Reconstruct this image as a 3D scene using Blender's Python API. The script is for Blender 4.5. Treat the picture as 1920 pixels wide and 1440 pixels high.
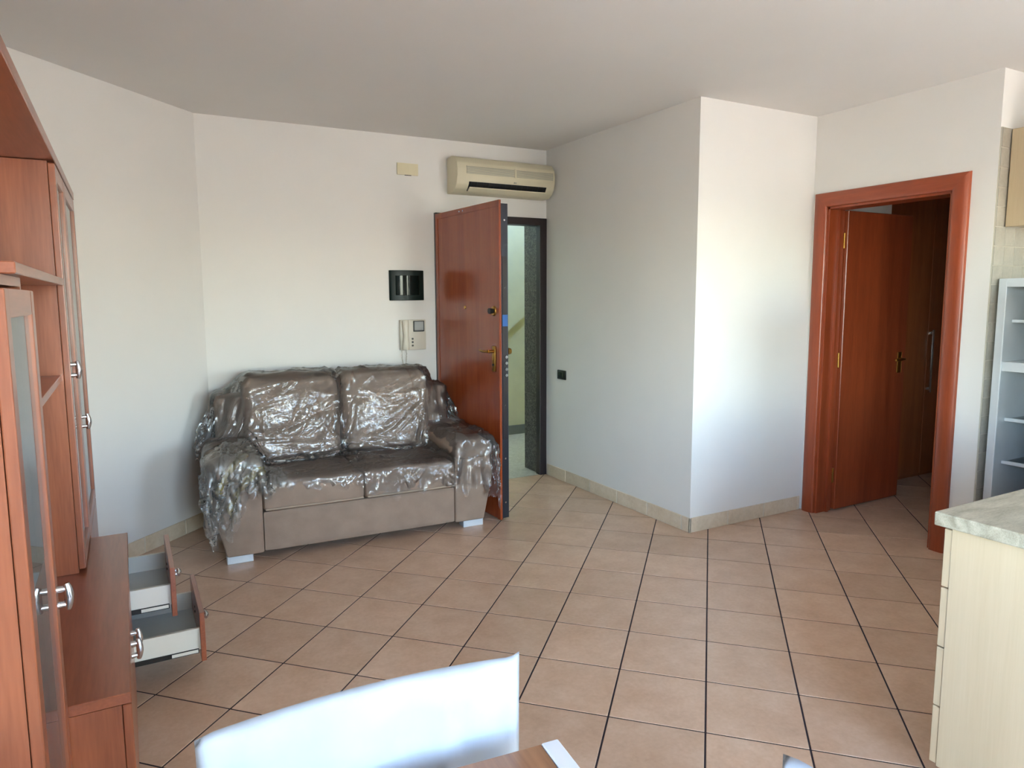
import bpy, bmesh, math, random
import numpy as np
from mathutils import Vector, Matrix

# ------------------------------------------------------------------ reset
for o in list(bpy.data.objects):
    bpy.data.objects.remove(o, do_unlink=True)
scene = bpy.context.scene
COL = scene.collection
random.seed(7)

# ------------------------------------------------------------------ camera
FPX, PPX, PPY = 1306.31, 941.84, 710.27          # focal length and principal point in 1920x1440 pixels
CAM = Vector((-3.084, -3.051, 1.487))
YAW, PIT, ROL = -0.2895 - math.pi / 4, -0.1162, -0.0060
_fw = Vector((0.0, 0.0, 0.0))
def _cam_axes():
    t = -0.2895
    fw = np.array([math.sin(t) * math.cos(PIT), math.cos(t) * math.cos(PIT), math.sin(PIT)])
    rt = np.array([math.cos(t), -math.sin(t), 0.0])
    up = np.cross(rt, fw)
    r2 = rt * math.cos(ROL) + up * math.sin(ROL)
    u2 = -rt * math.sin(ROL) + up * math.cos(ROL)
    q = lambda P: Vector(((P[0] + P[1]) / 2 ** .5, (-P[0] + P[1]) / 2 ** .5, P[2]))
    return q(fw), q(r2), q(u2)
FW, RT, UP = _cam_axes()
cd = bpy.data.cameras.new('camera')
cam = bpy.data.objects.new('camera', cd)
COL.objects.link(cam)
M = Matrix((RT, UP, -FW)).transposed().to_4x4()
M.translation = CAM
cam.matrix_world = M
cd.sensor_fit = 'HORIZONTAL'
cd.sensor_width = 36.0
cd.lens = 36.0 * FPX / 1920.0
cd.shift_x = (960 - PPX) / 1920.0
cd.shift_y = -(720 - PPY) / 1920.0
cd.clip_start = 0.05
scene.camera = cam
def project(p):
    d = Vector(p) - CAM
    z = d.dot(FW)
    if z < 0.05:
        return None
    return PPX + FPX * d.dot(RT) / z, PPY - FPX * d.dot(UP) / z

# ------------------------------------------------------------------ world, sun, exposure
W = bpy.data.worlds.new('sky')
scene.world = W
W.use_nodes = True
nt = W.node_tree
nt.nodes.clear()
sky = nt.nodes.new('ShaderNodeTexSky')
sky.sky_type = 'NISHITA'
sky.sun_disc = False
sky.sun_elevation = math.radians(48)
sky.sun_rotation = math.radians(60)
sky.air_density = 1.0
sky.dust_density = 1.1
sky.ozone_density = 1.0
bg = nt.nodes.new('ShaderNodeBackground')
bg.inputs['Strength'].default_value = 1.0
wo = nt.nodes.new('ShaderNodeOutputWorld')
nt.links.new(sky.outputs[0], bg.inputs[0])
nt.links.new(bg.outputs[0], wo.inputs[0])

sd = bpy.data.lights.new('sun', 'SUN')
sd.energy = 3.5
sd.angle = math.radians(0.6)
sd.color = (1.0, 0.93, 0.82)
sun = bpy.data.objects.new('sun', sd)
COL.objects.link(sun)
sun.rotation_euler = (math.radians(42), 0, math.radians(-60))   # high sun, from beyond the kitchen side of the house

vs = scene.view_settings
vs.view_transform = 'Standard'
vs.look = 'None'
vs.gamma = 1.0
vs.use_curve_mapping = False
vs.exposure = 3.05
scene.cycles.transparent_max_bounces = 48

# ------------------------------------------------------------------ materials
def lin(c):
    return tuple(((v / 255.0) / 12.92 if v / 255.0 <= 0.04045 else ((v / 255.0 + 0.055) / 1.055) ** 2.4) for v in c) + (1.0,)

def new_mat(name):
    m = bpy.data.materials.new(name)
    m.use_nodes = True
    return m, m.node_tree, m.node_tree.nodes['Principled BSDF']

def plain(name, rgb, rough=0.5, metal=0.0, spec=0.5, var=0.04, scale=6.0, bump=0.0, bscale=120.0, coat=0.0):
    m, t, b = new_mat(name)
    c = lin(rgb)
    tc = t.nodes.new('ShaderNodeTexCoord')
    nz = t.nodes.new('ShaderNodeTexNoise')
    nz.inputs['Scale'].default_value = scale
    nz.inputs['Detail'].default_value = 4
    t.links.new(tc.outputs['Object'], nz.inputs['Vector'])
    rp = t.nodes.new('ShaderNodeValToRGB')
    rp.color_ramp.elements[0].position = 0.3
    rp.color_ramp.elements[1].position = 0.7
    rp.color_ramp.elements[0].color = tuple(v * (1 - var) for v in c[:3]) + (1,)
    rp.color_ramp.elements[1].color = tuple(min(1, v * (1 + var)) for v in c[:3]) + (1,)
    t.links.new(nz.outputs['Fac'], rp.inputs[0])
    t.links.new(rp.outputs[0], b.inputs['Base Color'])
    b.inputs['Roughness'].default_value = rough
    b.inputs['Metallic'].default_value = metal
    b.inputs['Specular IOR Level'].default_value = spec
    b.inputs['Coat Weight'].default_value = coat
    if bump:
        n2 = t.nodes.new('ShaderNodeTexNoise')
        n2.inputs['Scale'].default_value = bscale
        n2.inputs['Detail'].default_value = 3
        t.links.new(tc.outputs['Object'], n2.inputs['Vector'])
        bp = t.nodes.new('ShaderNodeBump')
        bp.inputs['Strength'].default_value = bump
        bp.inputs['Distance'].default_value = 0.002
        t.links.new(n2.outputs['Fac'], bp.inputs['Height'])
        t.links.new(bp.outputs[0], b.inputs['Normal'])
    return m

def wood(name, dark, light, axis='z', rough=0.3, scale=14.0, stretch=0.07, coat=0.4):
    m, t, b = new_mat(name)
    tc = t.nodes.new('ShaderNodeTexCoord')
    mp = t.nodes.new('ShaderNodeMapping')
    s = [1.0, 1.0, 1.0]
    s['xyz'.index(axis)] = stretch
    mp.inputs['Scale'].default_value = s
    t.links.new(tc.outputs['Object'], mp.inputs[0])
    n1 = t.nodes.new('ShaderNodeTexNoise')
    n1.inputs['Scale'].default_value = scale
    n1.inputs['Detail'].default_value = 5
    n1.inputs['Distortion'].default_value = 0.6
    n2 = t.nodes.new('ShaderNodeTexNoise')
    n2.inputs['Scale'].default_value = scale * 9
    n2.inputs['Detail'].default_value = 2
    for n in (n1, n2):
        t.links.new(mp.outputs[0], n.inputs['Vector'])
    mx = t.nodes.new('ShaderNodeMath')
    mx.operation = 'MULTIPLY_ADD'
    mx.inputs[1].default_value = 0.35
    t.links.new(n2.outputs['Fac'], mx.inputs[0])
    ml = t.nodes.new('ShaderNodeMath')
    ml.operation = 'MULTIPLY'
    ml.inputs[1].default_value = 0.65
    t.links.new(n1.outputs['Fac'], ml.inputs[0])
    t.links.new(ml.outputs[0], mx.inputs[2])
    rp = t.nodes.new('ShaderNodeValToRGB')
    rp.color_ramp.elements[0].position = 0.34
    rp.color_ramp.elements[1].position = 0.66
    rp.color_ramp.elements[0].color = lin(dark)
    rp.color_ramp.elements[1].color = lin(light)
    t.links.new(mx.outputs[0], rp.inputs[0])
    t.links.new(rp.outputs[0], b.inputs['Base Color'])
    b.inputs['Roughness'].default_value = rough
    b.inputs['Coat Weight'].default_value = coat
    b.inputs['Coat Roughness'].default_value = 0.2
    return m

def tile_mat(name, c0, c1, c2, rough=0.33):
    m, t, b = new_mat(name)
    tc = t.nodes.new('ShaderNodeTexCoord')
    oi = t.nodes.new('ShaderNodeObjectInfo')
    ad = t.nodes.new('ShaderNodeVectorMath')
    ad.operation = 'MULTIPLY_ADD'
    cb = t.nodes.new('ShaderNodeCombineXYZ')
    for k in range(3):
        t.links.new(oi.outputs['Random'], cb.inputs[k])
    ad.inputs[1].default_value = (37, 51, 13)
    t.links.new(cb.outputs[0], ad.inputs[0])
    t.links.new(tc.outputs['Object'], ad.inputs[2])
    n1 = t.nodes.new('ShaderNodeTexNoise')
    n1.inputs['Scale'].default_value = 7
    n1.inputs['Detail'].default_value = 6
    n1.inputs['Roughness'].default_value = 0.62
    n2 = t.nodes.new('ShaderNodeTexNoise')
    n2.inputs['Scale'].default_value = 60
    n2.inputs['Detail'].default_value = 3
    for n in (n1, n2):
        t.links.new(ad.outputs[0], n.inputs['Vector'])
    rp = t.nodes.new('ShaderNodeValToRGB')
    rp.color_ramp.elements[0].position = 0.30
    rp.color_ramp.elements[0].color = lin(c0)
    rp.color_ramp.elements[1].position = 0.72
    rp.color_ramp.elements[1].color = lin(c2)
    e = rp.color_ramp.elements.new(0.5)
    e.color = lin(c1)
    ml = t.nodes.new('ShaderNodeMath')
    ml.operation = 'MULTIPLY_ADD'
    ml.inputs[1].default_value = 0.30
    t.links.new(n2.outputs['Fac'], ml.inputs[0])
    m2 = t.nodes.new('ShaderNodeMath')
    m2.operation = 'MULTIPLY'
    m2.inputs[1].default_value = 0.70
    t.links.new(n1.outputs['Fac'], m2.inputs[0])
    t.links.new(m2.outputs[0], ml.inputs[2])
    t.links.new(ml.outputs[0], rp.inputs[0])
    hv = t.nodes.new('ShaderNodeHueSaturation')
    mr = t.nodes.new('ShaderNodeMapRange')
    mr.inputs['To Min'].default_value = 0.93
    mr.inputs['To Max'].default_value = 1.06
    t.links.new(oi.outputs['Random'], mr.inputs[0])
    t.links.new(mr.outputs[0], hv.inputs['Value'])
    t.links.new(rp.outputs[0], hv.inputs['Color'])
    t.links.new(hv.outputs[0], b.inputs['Base Color'])
    b.inputs['Roughness'].default_value = rough
    bp = t.nodes.new('ShaderNodeBump')
    bp.inputs['Strength'].default_value = 0.12
    bp.inputs['Distance'].default_value = 0.002
    t.links.new(n1.outputs['Fac'], bp.inputs['Height'])
    t.links.new(bp.outputs[0], b.inputs['Normal'])
    return m

def speckle(name, cols, scale=180, rough=0.4):
    m, t, b = new_mat(name)
    tc = t.nodes.new('ShaderNodeTexCoord')
    v = t.nodes.new('ShaderNodeTexVoronoi')
    v.inputs['Scale'].default_value = scale
    n = t.nodes.new('ShaderNodeTexNoise')
    n.inputs['Scale'].default_value = scale * 0.25
    n.inputs['Detail'].default_value = 6
    t.links.new(tc.outputs['Object'], v.inputs['Vector'])
    t.links.new(tc.outputs['Object'], n.inputs['Vector'])
    sp = t.nodes.new('ShaderNodeSeparateColor')
    t.links.new(v.outputs['Color'], sp.inputs[0])
    ml = t.nodes.new('ShaderNodeMath')
    ml.operation = 'MULTIPLY_ADD'
    ml.inputs[1].default_value = 0.5
    t.links.new(sp.outputs[0], ml.inputs[0])
    m2 = t.nodes.new('ShaderNodeMath')
    m2.operation = 'MULTIPLY'
    m2.inputs[1].default_value = 0.5
    t.links.new(n.outputs['Fac'], m2.inputs[0])
    t.links.new(m2.outputs[0], ml.inputs[2])
    rp = t.nodes.new('ShaderNodeValToRGB')
    rp.color_ramp.elements[0].position = 0.2
    rp.color_ramp.elements[0].color = lin(cols[0])
    rp.color_ramp.elements[1].position = 0.8
    rp.color_ramp.elements[1].color = lin(cols[2])
    e = rp.color_ramp.elements.new(0.5)
    e.color = lin(cols[1])
    t.links.new(ml.outputs[0], rp.inputs[0])
    t.links.new(rp.outputs[0], b.inputs['Base Color'])
    b.inputs['Roughness'].default_value = rough
    return m

def glass_mat(name, tint=(235, 240, 240), ior=1.5, rough=0.0, haze=0.0, haze_col=(225, 230, 235), bump=0.0, bscale=30.0):
    m = bpy.data.materials.new(name)
    m.use_nodes = True
    t = m.node_tree
    t.nodes.clear()
    out = t.nodes.new('ShaderNodeOutputMaterial')
    tr = t.nodes.new('ShaderNodeBsdfTransparent')
    tr.inputs[0].default_value = lin(tint)
    gl = t.nodes.new('ShaderNodeBsdfGlossy')
    gl.inputs['Roughness'].default_value = rough
    fr = t.nodes.new('ShaderNodeFresnel')
    fr.inputs['IOR'].default_value = ior
    mx = t.nodes.new('ShaderNodeMixShader')
    t.links.new(fr.outputs[0], mx.inputs[0])
    base = tr.outputs[0]
    if haze:
        df = t.nodes.new('ShaderNodeBsdfDiffuse')
        df.inputs[0].default_value = lin(haze_col)
        m2 = t.nodes.new('ShaderNodeMixShader')
        m2.inputs[0].default_value = haze
        t.links.new(tr.outputs[0], m2.inputs[1])
        t.links.new(df.outputs[0], m2.inputs[2])
        base = m2.outputs[0]
    t.links.new(base, mx.inputs[1])
    t.links.new(gl.outputs[0], mx.inputs[2])
    t.links.new(mx.outputs[0], out.inputs[0])
    if bump:
        tc = t.nodes.new('ShaderNodeTexCoord')
        nz = t.nodes.new('ShaderNodeTexNoise')
        nz.inputs['Scale'].default_value = bscale
        nz.inputs['Detail'].default_value = 3
        nz.inputs['Distortion'].default_value = 1.5
        t.links.new(tc.outputs['Object'], nz.inputs['Vector'])
        bp = t.nodes.new('ShaderNodeBump')
        bp.inputs['Strength'].default_value = bump
        bp.inputs['Distance'].default_value = 0.02
        t.links.new(nz.outputs['Fac'], bp.inputs['Height'])
        t.links.new(bp.outputs[0], gl.inputs['Normal'])
    return m

MT = {}
MT['wall'] = plain('wall paint', (230, 226, 220), 0.85, var=0.012, scale=3, bump=0.15, bscale=90)
MT['ceiling'] = plain('ceiling paint', (230, 226, 221), 0.9, var=0.012, scale=2)
MT['grout'] = plain('dark grout', (44, 32, 40), 0.8, var=0.12, scale=20)
MT['tile'] = tile_mat('beige floor tile', (192, 157, 130), (206, 173, 147), (219, 190, 166))
MT['skirt'] = tile_mat('beige skirting tile', (202, 182, 154), (217, 198, 172), (228, 212, 190), 0.4)
MT['skirt_joint'] = plain('pale joint', (214, 206, 190), 0.8)
MT['cherry_z'] = wood('cherry wood upright grain', (130, 70, 44), (164, 94, 62), 'z')
MT['cherry_y'] = wood('cherry wood long grain', (128, 68, 44), (160, 90, 60), 'y')
MT['cherry_x'] = wood('cherry wood cross grain', (128, 68, 44), (160, 90, 60), 'x')
MT['entry_wood'] = wood('reddish door veneer', (140, 60, 28), (162, 76, 38), 'z', rough=0.25, coat=0.4)
MT['door_wood'] = wood('reddish casing wood', (132, 56, 28), (162, 74, 40), 'z', rough=0.3, coat=0.3)
MT['door_wood_y'] = wood('reddish casing wood cross', (132, 56, 28), (162, 74, 40), 'y', rough=0.3, coat=0.3)
MT['wardrobe'] = wood('wardrobe wood', (140, 72, 34), (166, 92, 48), 'z', rough=0.45)
MT['beech'] = wood('pale beech laminate', (192, 171, 139), (200, 180, 149), 'z', rough=0.5, scale=18, stretch=0.04, coat=0.0)
MT['worktop'] = wood('grey stone-look worktop', (140, 132, 112), (188, 180, 160), 'x', rough=0.35, scale=34, stretch=0.22, coat=0.0)
MT['granite'] = speckle('speckled granite', ((30, 27, 25), (66, 61, 57), (118, 112, 106)), 130, 0.35)
MT['steel_dark'] = plain('dark brown painted steel', (38, 28, 30), 0.4, var=0.1)
MT['steel_edge'] = plain('grey lock-edge steel', (62, 64, 72), 0.35, metal=0.7)
MT['chrome'] = plain('satin chrome', (205, 205, 208), 0.22, metal=1.0)
MT['brass'] = plain('aged brass', (168, 126, 62), 0.3, metal=1.0)
MT['black'] = plain('black plastic', (20, 20, 22), 0.35)
MT['blue'] = plain('blue sticker', (40, 92, 160), 0.5)
MT['panel_dark'] = plain('dark green-black plastic', (20, 34, 31), 0.4, spec=0.3)
MT['smoke'] = plain('smoked lid', (14, 24, 22), 0.08, spec=0.2)
MT['ac'] = plain('aged ivory plastic', (216, 206, 178), 0.45)
MT['ac_grey'] = plain('grey intake grille', (168, 164, 148), 0.6)
MT['cream'] = plain('cream plastic', (222, 210, 176), 0.5)
MT['ivory'] = plain('ivory plastic', (214, 206, 190), 0.35)
MT['screen'] = plain('grey screen', (150, 152, 150), 0.2)
MT['white_lam'] = plain('white drawer laminate', (222, 220, 210), 0.45)
MT['grey_lam'] = plain('pale grey drawer bottom', (190, 198, 198), 0.5)
MT['white_plastic'] = plain('white appliance plastic', (226, 230, 232), 0.3)
MT['fridge_in'] = plain('fridge liner', (150, 155, 162), 0.35)
MT['fridge_out'] = plain('pale blue-grey fridge shell', (176, 188, 206), 0.35)
MT['fabric'] = plain('taupe microfibre', (148, 126, 110), 0.9, spec=0.2, var=0.10, scale=9, bump=0.35, bscale=260)
MT['fabric_welt'] = plain('taupe welt', (164, 144, 126), 0.9, spec=0.2)
MT['silver_foot'] = plain('silver sofa foot', (206, 210, 216), 0.45, metal=0.2)
MT['foam'] = plain('white packing foam', (176, 185, 197), 0.75, var=0.05, scale=10, bump=0.3, bscale=45)
MT['chair_wood'] = plain('light chair leg', (200, 196, 190), 0.4)
MT['table_wood'] = wood('brown table wood', (120, 82, 56), (156, 112, 80), 'y', rough=0.35)
MT['alu'] = plain('white aluminium strip', (214, 216, 222), 0.35)
MT['kit_tile'] = tile_mat('grey-beige kitchen tile', (150, 142, 128), (164, 156, 142), (176, 168, 154), 0.3)
MT['kit_grout'] = plain('pale grout', (196, 188, 172), 0.8)
MT['landing_wall'] = plain('pale green stairwell paint', (206, 204, 172), 0.8)
MT['landing_floor'] = speckle('landing stone', ((176, 176, 170), (190, 190, 184), (204, 204, 198)), 60, 0.3)
MT['landing_stone'] = plain('grey stone skirting', (120, 124, 118), 0.5)
MT['terrace'] = plain('warm light-bounce paving', (196, 172, 146), 0.8, var=0.08, scale=2)  # for the added slab that bounces warm light up to the ceiling
MT['cabinet_glass'] = glass_mat('display glass', (225, 230, 228), 1.55, 0.01, haze=0.16, haze_col=(215, 220, 220))
MT['window_glass'] = glass_mat('window glass', (250, 252, 252), 1.2)
MT['window_frame'] = plain('white window frame', (230, 230, 228), 0.4)
MT['tape'] = glass_mat('yellow tape', (225, 205, 120), 1.45, 0.15, haze=0.28, haze_col=(204, 184, 120), bump=0.4)
MT['film'] = glass_mat('clear plastic film', (250, 250, 250), 1.8, 0.05, haze=0.03, haze_col=(232, 234, 238), bump=0.15, bscale=40)
MT['film_bunch'] = glass_mat('bunched plastic film', (246, 246, 242), 1.85, 0.06, haze=0.12, haze_col=(236, 234, 226), bump=0.15, bscale=40)

# ------------------------------------------------------------------ mesh builder
ROOTM = {}
class MB:
    def __init__(self):
        self.bm = bmesh.new()
    def _merge(self, bm2):
        me = bpy.data.meshes.new('tmp')
        bm2.to_mesh(me)
        bm2.free()
        self.bm.from_mesh(me)
        bpy.data.meshes.remove(me)
    def box(self, x0, x1, y0, y1, z0, z1, bev=0.0, seg=2):
        b = bmesh.new()
        r = bmesh.ops.create_cube(b, size=1.0)
        for v in b.verts:
            v.co = Vector((x0 + (v.co.x + .5) * (x1 - x0), y0 + (v.co.y + .5) * (y1 - y0), z0 + (v.co.z + .5) * (z1 - z0)))
        if bev:
            bmesh.ops.bevel(b, geom=b.edges[:], offset=bev, segments=seg, affect='EDGES', profile=0.5)
        self._merge(b)
        return self
    def prism(self, poly, axis, a, c, bev=0.0, seg=2):
        # poly: 2D points in the plane normal to axis; axis x -> (y,z), y -> (x,z), z -> (x,y)
        b = bmesh.new()
        def P(p, s):
            if axis == 'x': return Vector((s, p[0], p[1]))
            if axis == 'y': return Vector((p[0], s, p[1]))
            return Vector((p[0], p[1], s))
        lo = [b.verts.new(P(p, a)) for p in poly]
        hi = [b.verts.new(P(p, c)) for p in poly]
        n = len(poly)
        b.faces.new(lo)
        b.faces.new(list(reversed(hi)))
        for i in range(n):
            b.faces.new((lo[i], hi[i], hi[(i + 1) % n], lo[(i + 1) % n]))
        bmesh.ops.recalc_face_normals(b, faces=b.faces[:])
        if bev:
            bmesh.ops.bevel(b, geom=b.edges[:], offset=bev, segments=seg, affect='EDGES', profile=0.5)
        self._merge(b)
        return self
    def cyl(self, p0, p1, r0, r1=None, n=16):
        r1 = r0 if r1 is None else r1
        p0, p1 = Vector(p0), Vector(p1)
        d = p1 - p0
        q = d.to_track_quat('Z', 'Y').to_matrix()
        b = bmesh.new()
        A, B = [], []
        for i in range(n):
            t = 2 * math.pi * i / n
            c = Vector((math.cos(t), math.sin(t), 0))
            A.append(b.verts.new(p0 + q @ (c * r0)))
            B.append(b.verts.new(p1 + q @ (c * r1)))
        for i in range(n):
            b.faces.new((A[i], A[(i + 1) % n], B[(i + 1) % n], B[i]))
        b.faces.new(list(reversed(A)))
        b.faces.new(B)
        self._merge(b)
        return self
    def tube(self, pts, r, n=8):
        pts = [Vector(p) for p in pts]
        b = bmesh.new()
        rings = []
        for i, p in enumerate(pts):
            d = (pts[min(i + 1, len(pts) - 1)] - pts[max(i - 1, 0)]).normalized()
            q = d.to_track_quat('Z', 'Y').to_matrix()
            rr = r[i] if isinstance(r, (list, tuple)) else r
            rings.append([b.verts.new(p + q @ Vector((math.cos(2 * math.pi * k / n) * rr, math.sin(2 * math.pi * k / n) * rr, 0))) for k in range(n)])
        for a, c in zip(rings, rings[1:]):
            best = min(range(n), key=lambda s: (a[0].co - c[s].co).length)
            for k in range(n):
                b.faces.new((a[k], a[(k + 1) % n], c[(k + 1 + best) % n], c[(k + best) % n]))
        b.faces.new(list(reversed(rings[0])))
        b.faces.new(rings[-1])
        bmesh.ops.recalc_face_normals(b, faces=b.faces[:])
        self._merge(b)
        return self
    def soft(self, x0, x1, y0, y1, z0, z1, r, bulge=(0, 0, 0), n=12, fn=None):
        # rounded box with bulging faces
        b = bmesh.new()
        bmesh.ops.create_cube(b, size=2.0)
        bmesh.ops.subdivide_edges(b, edges=b.edges[:], cuts=n - 1, use_grid_fill=True)
        h = Vector(((x1 - x0) / 2, (y1 - y0) / 2, (z1 - z0) / 2))
        c = Vector(((x1 + x0) / 2, (y1 + y0) / 2, (z1 + z0) / 2))
        rr = min(r, h.x, h.y, h.z)
        for v in b.verts:
            u = v.co.copy()
            # concentrate vertices near the edges
            w = Vector([math.copysign(abs(k) ** 0.75, k) for k in u])
            p = Vector((w.x * h.x, w.y * h.y, w.z * h.z))
            q = Vector([max(-h[k] + rr, min(h[k] - rr, p[k])) for k in range(3)])
            d = p - q
            if d.length > 1e-9:
                p = q + d.normalized() * rr
            f = [1 - min(1, abs(w[k])) ** 2 for k in range(3)]
            p.x += math.copysign(bulge[0] * f[1] * f[2], w.x) * (abs(w.x) ** 4)
            p.y += math.copysign(bulge[1] * f[0] * f[2], w.y) * (abs(w.y) ** 4)
            p.z += math.copysign(bulge[2] * f[0] * f[1], w.z) * (abs(w.z) ** 4)
            if fn:
                p = fn(p, w)
            v.co = c + p
        self._merge(b)
        return self
    def mesh(self, verts, faces):
        b = bmesh.new()
        vv = [b.verts.new(v) for v in verts]
        for f in faces:
            b.faces.new([vv[i] for i in f])
        self._merge(b)
        return self
    def xf(self, mat):
        self.bm.transform(mat)
        return self
    def build(self, name, mat, parent=None, smooth=False, local=False, angle=40):
        if parent is not None and not local:
            self.bm.transform(ROOTM.get(parent.name, Matrix.Identity(4)).inverted())
        me = bpy.data.meshes.new(name)
        self.bm.to_mesh(me)
        self.bm.free()
        me.materials.append(MT[mat] if isinstance(mat, str) else mat)
        if smooth:
            for p in me.polygons:
                p.use_smooth = True
            if angle:
                try:
                    me.set_sharp_from_angle(angle=math.radians(angle))
                except Exception:
                    pass
        o = bpy.data.objects.new(name, me)
        COL.objects.link(o)
        if parent is not None:
            o.parent = parent
            ROOTM[o.name] = ROOTM.get(parent.name, Matrix.Identity(4))
        return o

def tag(o, label=None, cat=None, group=None, kind=None):
    if label: o['label'] = label
    if cat: o['category'] = cat
    if group: o['group'] = group
    if kind: o['kind'] = kind
    return o

def thing(name, label, cat, loc=(0, 0, 0), rz=0.0, group=None, kind=None):
    o = bpy.data.objects.new(name, None)
    COL.objects.link(o)
    o.empty_display_size = 0.1
    o.location = loc
    o.rotation_euler = (0, 0, rz)
    ROOTM[o.name] = Matrix.Translation(Vector(loc)) @ Matrix.Rotation(rz, 4, 'Z')
    return tag(o, label, cat, group, kind)

def struct(mb, name, mat, label=None, smooth=False):
    o = mb.build(name, mat, smooth=smooth)
    o['kind'] = 'structure'
    if label: o['label'] = label
    return o

# ------------------------------------------------------------------ room shell
H = 2.658
XL, YR = -3.68, -4.70
BL, BR = (-2.619, 1.897), (-0.013, 1.858)     # ends of the back wall
DG = (XL, BL[1] - (BL[0] - XL))               # start of the diagonal wall
XC, YC = -0.013, 0.144                        # closet block corner
XD, YK, XK = 1.02, -0.975, 1.72               # door wall, kitchen side wall, kitchen wall
DY0, DY1, DZ = -0.755, 0.030, 2.062           # inner door opening
EX0, EX1, EZ = -0.995, -0.035, 2.120          # entry opening (in x)
COR_X1, COR_Y0 = 3.6, -0.95

def yback(x):
    return BL[1] + (BR[1] - BL[1]) * (x - BL[0]) / (BR[0] - BL[0])

# window openings: x0, x1, z0, z1 in the rear wall
WIN = [(0.20, 1.50, 0.05, 2.25), (-3.00, -1.70, 0.05, 2.25)]  # second opening is unseen, added for light and film highlights on the sofa
LW = (-4.45, -3.25, 0.90, 2.25)              # unseen window added in the left wall to light the closet side
# walls
w = MB()
w.prism([BL, (EX0, yback(EX0)), (EX0, 2.10), (BL[0], 2.10)], 'z', 0, H)
w.prism([(EX0, yback(EX0)), (EX1, yback(EX1)), (EX1, 2.10), (EX0, 2.10)], 'z', EZ, H)
w.prism([(EX1, yback(EX1)), (XC, yback(XC)), (XC, 2.10), (EX1, 2.10)], 'z', 0, H)
struct(w, 'wall_back', 'wall', 'white back wall behind the sofa with the entry doorway')
w = MB()
w.prism([DG, BL, (BL[0], BL[1] + 0.2), (BL[0] - 0.2, BL[1] + 0.2), (XL - 0.2, DG[1])], 'z', 0, H)
struct(w, 'wall_diagonal', 'wall', 'white wall set at a slant beside the sofa')
w = MB().box(XL - 0.2, XL, YR - 0.25, LW[0], 0, H).box(XL - 0.2, XL, LW[1], DG[1], 0, H).box(XL - 0.2, XL, LW[0], LW[1], 0, LW[2]).box(XL - 0.2, XL, LW[0], LW[1], LW[3], H)
struct(w, 'wall_left', 'wall', 'white wall behind the wooden wall unit')
struct(MB().box(XC, XC + 0.12, YC, 2.10, 0, H), 'wall_closet_side', 'wall', 'white wall beside the entry door with a black switch')
struct(MB().box(XC + 0.12, XD + 0.15, YC, YC + 0.12, 0, H), 'wall_closet_front', 'wall', 'bright white wall between the corner and the inner door')
w = MB()
w.box(XD, XD + 0.15, DY1, YC, 0, H)
w.box(XD, XD + 0.15, YK, DY0, 0, H)
w.box(XD, XD + 0.15, DY0, DY1, DZ, H)
struct(w, 'wall_door', 'wall', 'white wall around the inner doorway')
kside = struct(MB().box(XD + 0.15, XK + 0.15, YK, YK + 0.02, 0, H), 'wall_kitchen_side', 'wall', 'short wall at the end of the kitchen niche')
struct(MB().box(XK, XK + 0.15, YR, YK, 0, H), 'wall_kitchen', 'wall')
# rear wall with two glazed openings
w = MB()
w.box(XL, WIN[1][0], YR - 0.25, YR, 0, H)
w.box(WIN[1][0], WIN[1][1], YR - 0.25, YR, 0, WIN[1][2])
w.box(WIN[1][0], WIN[1][1], YR - 0.25, YR, WIN[1][3], H)
w.box(WIN[1][1], WIN[0][0], YR - 0.25, YR, 0, H)
w.box(WIN[0][0], WIN[0][1], YR - 0.25, YR, WIN[0][3], H)
w.box(WIN[0][0], WIN[0][1], YR - 0.25, YR, 0, WIN[0][2])
w.box(WIN[0][1], XK + 0.15, YR - 0.25, YR, 0, H)
struct(w, 'wall_rear', 'wall', 'white rear wall with the windows')
for i, (a, b, z0, z1) in enumerate(WIN):
    r = thing('window_%d' % (i + 1), 'unseen white framed window in the rear wall', None, (a, YR - 0.2, z0), kind='structure')
    f = 0.055
    m = (a + b) / 2
    fr = MB()
    fr.box(a, a + f, YR - 0.2, YR - 0.14, z0, z1).box(b - f, b, YR - 0.2, YR - 0.14, z0, z1)
    fr.box(a, b, YR - 0.2, YR - 0.14, z0, z0 + f).box(a, b, YR - 0.2, YR - 0.14, z1 - f, z1)
    fr.box(m - f / 2, m + f / 2, YR - 0.2, YR - 0.14, z0, z1)
    fr.build('window_frame', 'window_frame', r)
    MB().box(a + f, m - f / 2, YR - 0.173, YR - 0.168, z0 + f, z1 - f).build('pane', 'window_glass', r)
    MB().box(m + f / 2, b - f, YR - 0.173, YR - 0.168, z0 + f, z1 - f).build('pane', 'window_glass', r)
    pl = bpy.data.lights.new('window_portal', 'AREA')
    pl.shape = 'RECTANGLE'
    pl.size = b - a
    pl.size_y = z1 - z0
    pl.cycles.is_portal = True
    po = bpy.data.objects.new('window_portal', pl)
    COL.objects.link(po)
    po.location = ((a + b) / 2, YR - 0.26, (z0 + z1) / 2)
    po.rotation_euler = (math.radians(90), 0, 0)
r = thing('window_3', 'unseen white framed window added in the left wall for side light', None, (XL - 0.15, LW[0], LW[2]), kind='structure')
a, b, z0, z1 = LW
f = 0.055
fr = MB().box(XL - 0.15, XL - 0.09, a, a + f, z0, z1).box(XL - 0.15, XL - 0.09, b - f, b, z0, z1).box(XL - 0.15, XL - 0.09, a, b, z0, z0 + f).box(XL - 0.15, XL - 0.09, a, b, z1 - f, z1)
fr.build('window_frame', 'window_frame', r)
MB().box(XL - 0.123, XL - 0.118, a + f, b - f, z0 + f, z1 - f).build('pane', 'window_glass', r)
pl = bpy.data.lights.new('window_portal', 'AREA')
pl.shape = 'RECTANGLE'
pl.size = z1 - z0
pl.size_y = b - a
pl.cycles.is_portal = True
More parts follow.
